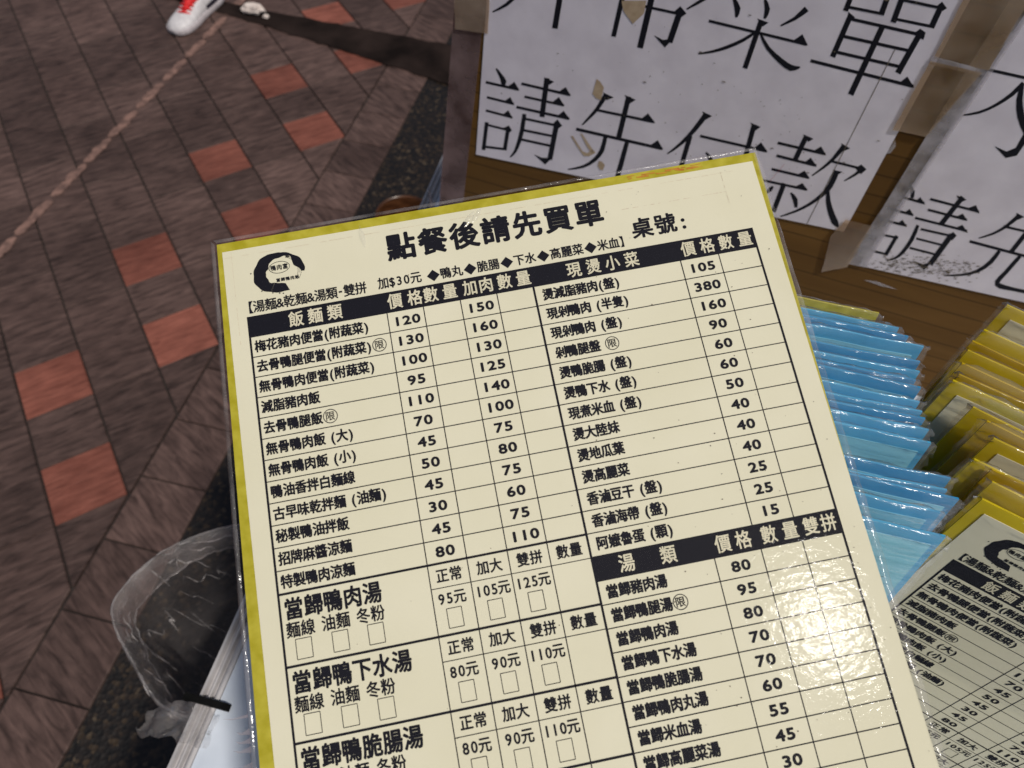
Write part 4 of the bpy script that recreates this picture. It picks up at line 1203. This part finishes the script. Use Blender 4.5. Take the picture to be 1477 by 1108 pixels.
# ------------------------------------------------------------------ the menu held up in front
HX, HY, HN = Vector((0.9794, 0.1798, 0.0915)), Vector((-0.2002, 0.9213, 0.3334)), Vector((-0.0244, -0.3449, 0.9383))
hm = empty('laminated_menu', frame(HX, HY, HN, V(-84.93, 163.53, -197.79)))
tag(hm, 'large cream price menu with yellow border held up in front of everything, glossy and sharp', 'menu')
back = link('backing', sheet('backing', -8.2, -29.3, 189.8, 262, 0.7, 2, 2, lambda x, y: -0.35, skew=0.016), hm, M['olive'])
pg = link('page', sheet('page', -6.5, -25.8, 187.6, 256, 0.25, 2, 2), hm, M['page'])
link('lettering', PRINT, pg)
link('reversed_lettering', REVERSED, pg)

def page_marks():
    k = Ink(); rnd = random.Random(11)
    for _ in range(150):
        x, y, r = rnd.uniform(-5, 186), rnd.uniform(-24, 200), rnd.choice((0.1, 0.13, 0.16, 0.24))
        if rnd.random() < 0.55: x = rnd.uniform(120, 186)
        k.poly([(x + r * math.cos(a) * rnd.uniform(.7, 1.3), y + r * math.sin(a) * rnd.uniform(.6, 1.2)) for a in (0, 1.2, 2.5, 3.8, 5.1)], 0.2)
    return k.build('specks')
tag(link('specks', page_marks(), pg, M['speck']), kind='stuff')
def crease_marks():
    k = Ink()
    rnd = random.Random(5)
    def broken(x0, y0, x1, y1, w, n):
        for i in range(n):
            if rnd.random() < 0.25: continue
            a, b = i / n, (i + rnd.uniform(.6, 1.0)) / n
            k.line(x0 + (x1 - x0) * a, y0 + (y1 - y0) * a, x0 + (x1 - x0) * b, y0 + (y1 - y0) * b, w * rnd.uniform(.5, 1.2))
    broken(136, -15.6, 176.5, -15.6, 0.18, 30)
    broken(174.8, -25, 174.8, -9, 0.13, 12)
    broken(-6, -23.2, 180, -23.2, 0.09, 60)
    broken(-3.4, -25, -3.4, 10, 0.1, 20)
    return k.build('creases')
link('creases', crease_marks(), pg, M['crease'])
st = Ink()
rs = random.Random(2)
for _ in range(26):
    x = rs.uniform(140, 166); y = rs.uniform(-28.3, -27.2)
    st.line(x, y, x + rs.uniform(1, 5), y + rs.uniform(-.2, .2), rs.uniform(.15, .6))
link('stain', st.build('stain'), back, M['stain'], Matrix.Translation((0, 0, -0.0003)))

def hold(x, y):
    h = 0.55
    if x > 188.5: h -= (x - 188.5) * 0.5
    return h
link('film', film_sheet('film', -10.4, -31.2, 191.0, 264, 90, 120, hold, 0.35, 1, 0.009), hm, M['film'])
def rim_strip(pts_a, pts_b, seed, amp=0.35, n=90):
    """the sealed clear border of the pouch: a crinkled ribbon between two page lines"""
    vs, fs = [], []
    m = 5
    for i in range(n + 1):
        t = i / n
        for j in range(m + 1):
            u = j / m
            ax, ay = (pts_a[0][0] * (1 - t) + pts_a[1][0] * t), (pts_a[0][1] * (1 - t) + pts_a[1][1] * t)
            bx, by = (pts_b[0][0] * (1 - t) + pts_b[1][0] * t), (pts_b[0][1] * (1 - t) + pts_b[1][1] * t)
            x, y = ax * (1 - u) + bx * u, ay * (1 - u) + by * u
            q = mnoise.noise(Vector((x * .16 + seed, y * .16, u * 1.7))) + .5 * mnoise.noise(Vector((x * .5, y * .5 + seed, u * 3)))
            h = 0.62 + 0.5 * math.sin(u * math.pi) + q * amp - 1.0 * u * u
            vs.append(((x + q * .25 * u) / 1000, -(y + q * .2 * u) / 1000, h / 1000))
    for i in range(n):
        for j in range(m):
            a = i * (m + 1) + j
            fs.append((a, a + 1, a + m + 2, a + m + 1))
    return mesh('sealed_edge', vs, fs, smooth=True)
for a, b, sd, am in ((((-8.6, -29), (-12.6, 200)), ((-10.4, -31), (-14.4, 200)), 1.0, .5), (((-8, -29.4), (189.5, -29.6)), ((-9.5, -31.2), (190.6, -31.3)), 4.0, .2), (((188.6, -29), (187.2, 215)), ((190.6, -31), (190.9, 215)), 8.0, .35)):
    link('sealed_edge', rim_strip(a, b, sd, am), hm, M['edge_film'])
# torn slivers of laminate on its lower left edge
tk = Ink()
for y, l, w in ((127, 7, .5), (131.5, 3, .9), (134, 3.6, .8), (136.4, 4.5, .9), (141, 5, 1.2)):
    tk.poly([(-12.6, y - w), (-13.5 - l * .5, y - w * .1), (-13.5 - l, y - .6), (-14 - l * .55, y + w * .4), (-12.6, y + w)], 0.3 + l * .05)
link('torn_film', tk.build('torn_film'), hm, M['scrap'])
# two raised folds in the laminate that catch the light
def fold(x0, y0, x1, y1, w, hgt):
    vs, fs = [], []
    n = 14
    dx, dy = x1 - x0, y1 - y0
    l = math.hypot(dx, dy); nx, ny = -dy / l, dx / l
    for i in range(n + 1):
        t = i / n
        for j in range(7):
            u = j / 6 - .5
            ww = w * math.sin(math.pi * min(max(t, .02), .98)) + .05
            vs.append(((x0 + dx * t + nx * u * ww) / 1000, -(y0 + dy * t + ny * u * ww) / 1000, (0.6 + hgt * math.cos(u * math.pi) * math.sin(math.pi * t)) / 1000))
    for i in range(n):
        for j in range(6):
            a = i * 7 + j
            fs.append((a, a + 1, a + 8, a + 7))
    return mesh('film_fold', vs, fs, smooth=True)
for q in ((42.6, -27.0, 43.4, -17.5, 2.0, .5), (84, -25, 79, -19, 2.4, .45), (86.5, -25.5, 82, -20, 2.0, .4)):
    link('film_fold', fold(*q), hm, M['rim_film'])

# ------------------------------------------------------------------ menus standing in the two stacks
def wave_fn(seed, amp):
    return lambda x, y: amp * (mnoise.noise(Vector((x * 0.018, y * 0.006, seed))) + 0.35 * mnoise.noise(Vector((x * 0.06, y * 0.02, seed + 5))))

def rim_mesh(seed, amp, wave, left=-11.5):
    """front skin, rolled top edge and back skin of a worn pouch"""
    xs0, xs1, ytop = left, 191.8, -31.6
    nx = 110
    prof = [(60, 0.9), (20, 0.9), (0, 0.95), (-8, 1.0), (-12, 1.0), (-15, 1.05), (-17.5, 1.1), (-19.5, 1.15), (-21.5, 1.2), (-23.2, 1.25), (-25, 1.3), (-26.5, 1.4), (-28, 1.55), (-29.3, 1.6), (-30.6, 1.2), (-31.6, 0.4), (-31.6, -0.8), (-30.6, -1.7), (-28, -1.9), (-20, -1.6), (40, -1.4)]
    vs, fs = [], []
    for i in range(nx + 1):
        x = xs0 + (xs1 - xs0) * i / nx
        e = max(0, 1 - min(x - xs0, xs1 - x) / 9)
        for k, (y, h) in enumerate(prof):
            top = max(0, 1 - (y - ytop) / 26)
            q = mnoise.noise(Vector((x * 0.035, k * 0.35, seed + 2))) + 0.6 * mnoise.noise(Vector((x * 0.16, k * 0.5, seed + 7)))
            q2 = mnoise.noise(Vector((x * 0.4, k * 0.9, seed + 17)))
            q3 = mnoise.noise(Vector((x * 0.017 + k * .13, k * 1.7, seed + 31))) + .5 * mnoise.noise(Vector((x * 0.05 - k * .2, k * 1.1, seed + 41)))
            q4 = mnoise.noise(Vector((x * 0.9, k * 0.6, seed + 57))) * e
            yy = y + (0.9 * q * amp + 1.2 * q2 * e + 1.5 * q4) * top + e * e * 1.6 * top
            hh = h * (1 - .55 * e * e) + wave(x, y) + (q * amp * 0.7 + q2 * (.12 + .9 * e) + q3 * .75) * top + .25 * top
            vs.append(((x + q2 * e * 1.4 + (1.0 if x > 90 else -1.0) * abs(q4) * 1.6) / 1000, -yy / 1000, (hh + q4 * .8) / 1000))
    m = len(prof)
    for i in range(nx):
        for k in range(m - 1):
            a = i * m + k
            fs.append((a, a + m, a + m + 1, a + 1))
    return mesh('pouch', vs, fs, smooth=True)

SHEETS, NARROW = [], []       # the blue menus are a little narrower
for sd in range(5):
    wv = wave_fn(sd * 3.3 + 1, 1.3)
    for lst, lf in ((SHEETS, 0), (NARROW, 26)):
        lst.append((sheet('backing', -9.8 + lf, -30.6, 189.8, 265, 0.9, 40, 14, wv), sheet('page', -5.0 + lf, -25.4, 187.2, 256, 0.25, 40, 14, lambda x, y, wv=wv: wv(x, y) + 0.4),
                    rim_mesh(sd * 2.1, 0.9, wv, -11.5 + lf), wv))
def ruled(nlines):
    k = Ink()
    for x in (62, 99, 152, 166): k.line(x, -4, x, 240, 0.28)
    for i in range(nlines): k.line(24, -4 + 17 * i, 180, -4 + 17 * i, 0.24)
    return k.build('ruled_lines')
RULES = ruled(14)
RULES.materials.append(M['ink'])
def ticks():
    k = Ink()
    for i in range(26): k.line(4 + i * 6.5, -16 + 0.6 * math.sin(i), 8 + i * 6.5, -16.2 + .6 * math.sin(i), 0.3)
    return k.build('pen_ticks')
TICKS = ticks()
TICKS.materials.append(M['speck'])

def menu_axes(yaw, lean, roll):
    X = Vector((math.cos(yaw), math.sin(yaw), 0))
    bk = Vector((-math.sin(yaw), math.cos(yaw), 0))
    up = Vector((0, 0, math.cos(lean))) + bk * math.sin(lean)
    q = Matrix.Rotation(roll, 3, X.cross(up))
    X, up = q @ X, q @ up
    return X, up, X.cross(up)

BASE_TOP = -524.0
def standing(corner, right, yaw, lean, roll, colour, page, v, label, group, extra=None, top=None, skin=None):
    """corner = (x, y) of the top left / top right corner of the coloured sheet where it stands in the stack"""
    X, up, N = menu_axes(R(yaw), R(lean), R(roll))
    cx, cy = (189.8, -30.6) if right else (-9.8, -30.6)
    z = top if top is not None else -233.5
    pos = V(corner[0], corner[1], z) - X * (cx / 1000) - up * (-cy / 1000)
    r = empty('laminated_menu', frame(X, up, N, pos))
    tag(r, label, 'menu', group)
    bk, pm, rim, wv = (NARROW if right else SHEETS)[v % len(SHEETS)]
    def inst(name, me, mat, par):
        o = bpy.data.objects.new(name, me)
        COL.objects.link(o); o.parent = par
        if not me.materials: me.materials.append(mat)
        o.material_slots[0].link = 'OBJECT'; o.material_slots[0].material = mat
        return o
    inst('backing', bk, colour, r)
    if page is not None:
        p = inst('page', pm, page, r)
        for me, nm, mat in extra or ():
            e = inst(nm, me, mat, p)
            e.location.z = 0.0022
    inst('pouch', rim, skin or M['rim_film'], r)
    return r

ORD = ['frontmost', 'second from the front', 'third from the front', 'fourth from the front', 'fifth from the front', 'sixth from the front', 'seventh from the front', 'eighth from the front', 'ninth from the front',
       'tenth from the front', 'eleventh from the front', 'twelfth from the front', 'thirteenth from the front', 'fourteenth from the front', 'fifteenth from the front', 'sixteenth from the front', 'seventeenth from the front', 'eighteenth from the front']
BLUE = [(163, 202), (169, 194), (172, 190), (177, 185), (172, 176), (171, 172), (168, 168), (168, 163), (166, 157), (166, 155), (165, 149), (165, 144), (165, 139), (167, 124), (164, 119), (166, 116), (158, 110), (157, 101)]
rb = random.Random(21)
prev = 1e9
for i, (x, y) in enumerate(BLUE):
    k = len(BLUE) - 1 - i
    y = min(y, prev - 4.2); prev = y
    if i == 0: lab, colr = 'pale blue menu with a yellow border standing last at the back of the blue stack', M['olive']
    elif k == 0: lab, colr = 'blue laminated menu frontmost in the blue stack, its ruled pale page showing', M['blue']
    elif i == 12: lab, colr = 'blue laminated menu halfway up the blue stack with a pale ruled page in view', M['blue']
    else: lab, colr = 'blue laminated menu, %s in the blue stack' % ORD[k], M['deep_blue' if i in (2, 4, 6, 7, 10, 13, 15) else 'blue']
    standing((x, y), True, -13 + rb.uniform(-1.5, 1.5), 11 + rb.uniform(-1.2, 1.2), rb.uniform(-.7, .7) - .5, colr, M['blue_page'], i * 3 + 1, lab, 'blue menus standing in the stack against the board',
             ((RULES, 'ruled_lines', M['ink']),) if i in (12, 16, 17) else None, -233.5 + rb.uniform(-1.5, 1.0))
YELL = [(217, 205), (204, 193), (196, 186), (191, 180), (187, 174), (185, 171), (180, 171), (189, 161), (185, 154), (186, 146), (186, 139), (177, 131), (181, 126), (180, 122)]
prev = 1e9
for i, (x, y) in enumerate(YELL):
    k = len(YELL) - i
    y = min(y, prev - 4.4); prev = y
    colr, page, extra = M['yellow'], M['page'], None
    if i in (2, 4, 5, 9, 12): colr = M['amber']
    lab = 'yellow laminated menu, %s in the yellow stack' % ORD[k]
    if i == 0: lab, extra = 'yellow bordered cream menu with pen ticks, last at the back of the yellow stack', ((TICKS, 'pen_ticks', M['speck']),)
    if i == 6: lab = 'yellow bordered menu with blank page jutting left midway in the yellow stack'
    if i == 7: lab, colr, page = 'lone blue edged menu tucked among the yellow menus', M['blue'], M['page']
    page = page if i in (0, 6, 7, 10) else None
    standing((x, y), False, -31 + rb.uniform(-2, 2), 11.5 + rb.uniform(-1, 1), -3.2 + rb.uniform(-.6, .6), colr, page, i * 2, lab, 'yellow menus standing in the stack beside the blue ones', extra, -231 + rb.uniform(-1.5, 1.5), M['dirty_film'] if i in (2, 3, 5, 8, 10, 12) else None)
# the front one of the yellow stack shows its printed page
FX, FU, FN = Vector((0.8578, -0.511, -0.0556)), Vector((0.1465, 0.1393, 0.9794)), Vector((-0.4927, -0.8482, 0.1943))
fm = empty('laminated_menu', frame(FX, FU, FN, V(174.6, 103.4, -259.3)))
tag(fm, 'printed cream menu frontmost in the yellow stack, its price table tilted and in shade', 'menu', 'yellow menus standing in the stack beside the blue ones')
link('backing', sheet('backing', -9.6, -31.4, 189.8, 265, 0.9, 2, 2, lambda x, y: -0.4), fm, M['yellow'])
fp = link('page', sheet('page', -5.6, -26.2, 187.6, 256, 0.25, 2, 2), fm, M['page'])
link('lettering', PRINT, fp)
link('reversed_lettering', REVERSED, fp)
link('pouch', rim_mesh(13.0, 0.8, lambda x, y: 0.0), fm, M['front_film'])
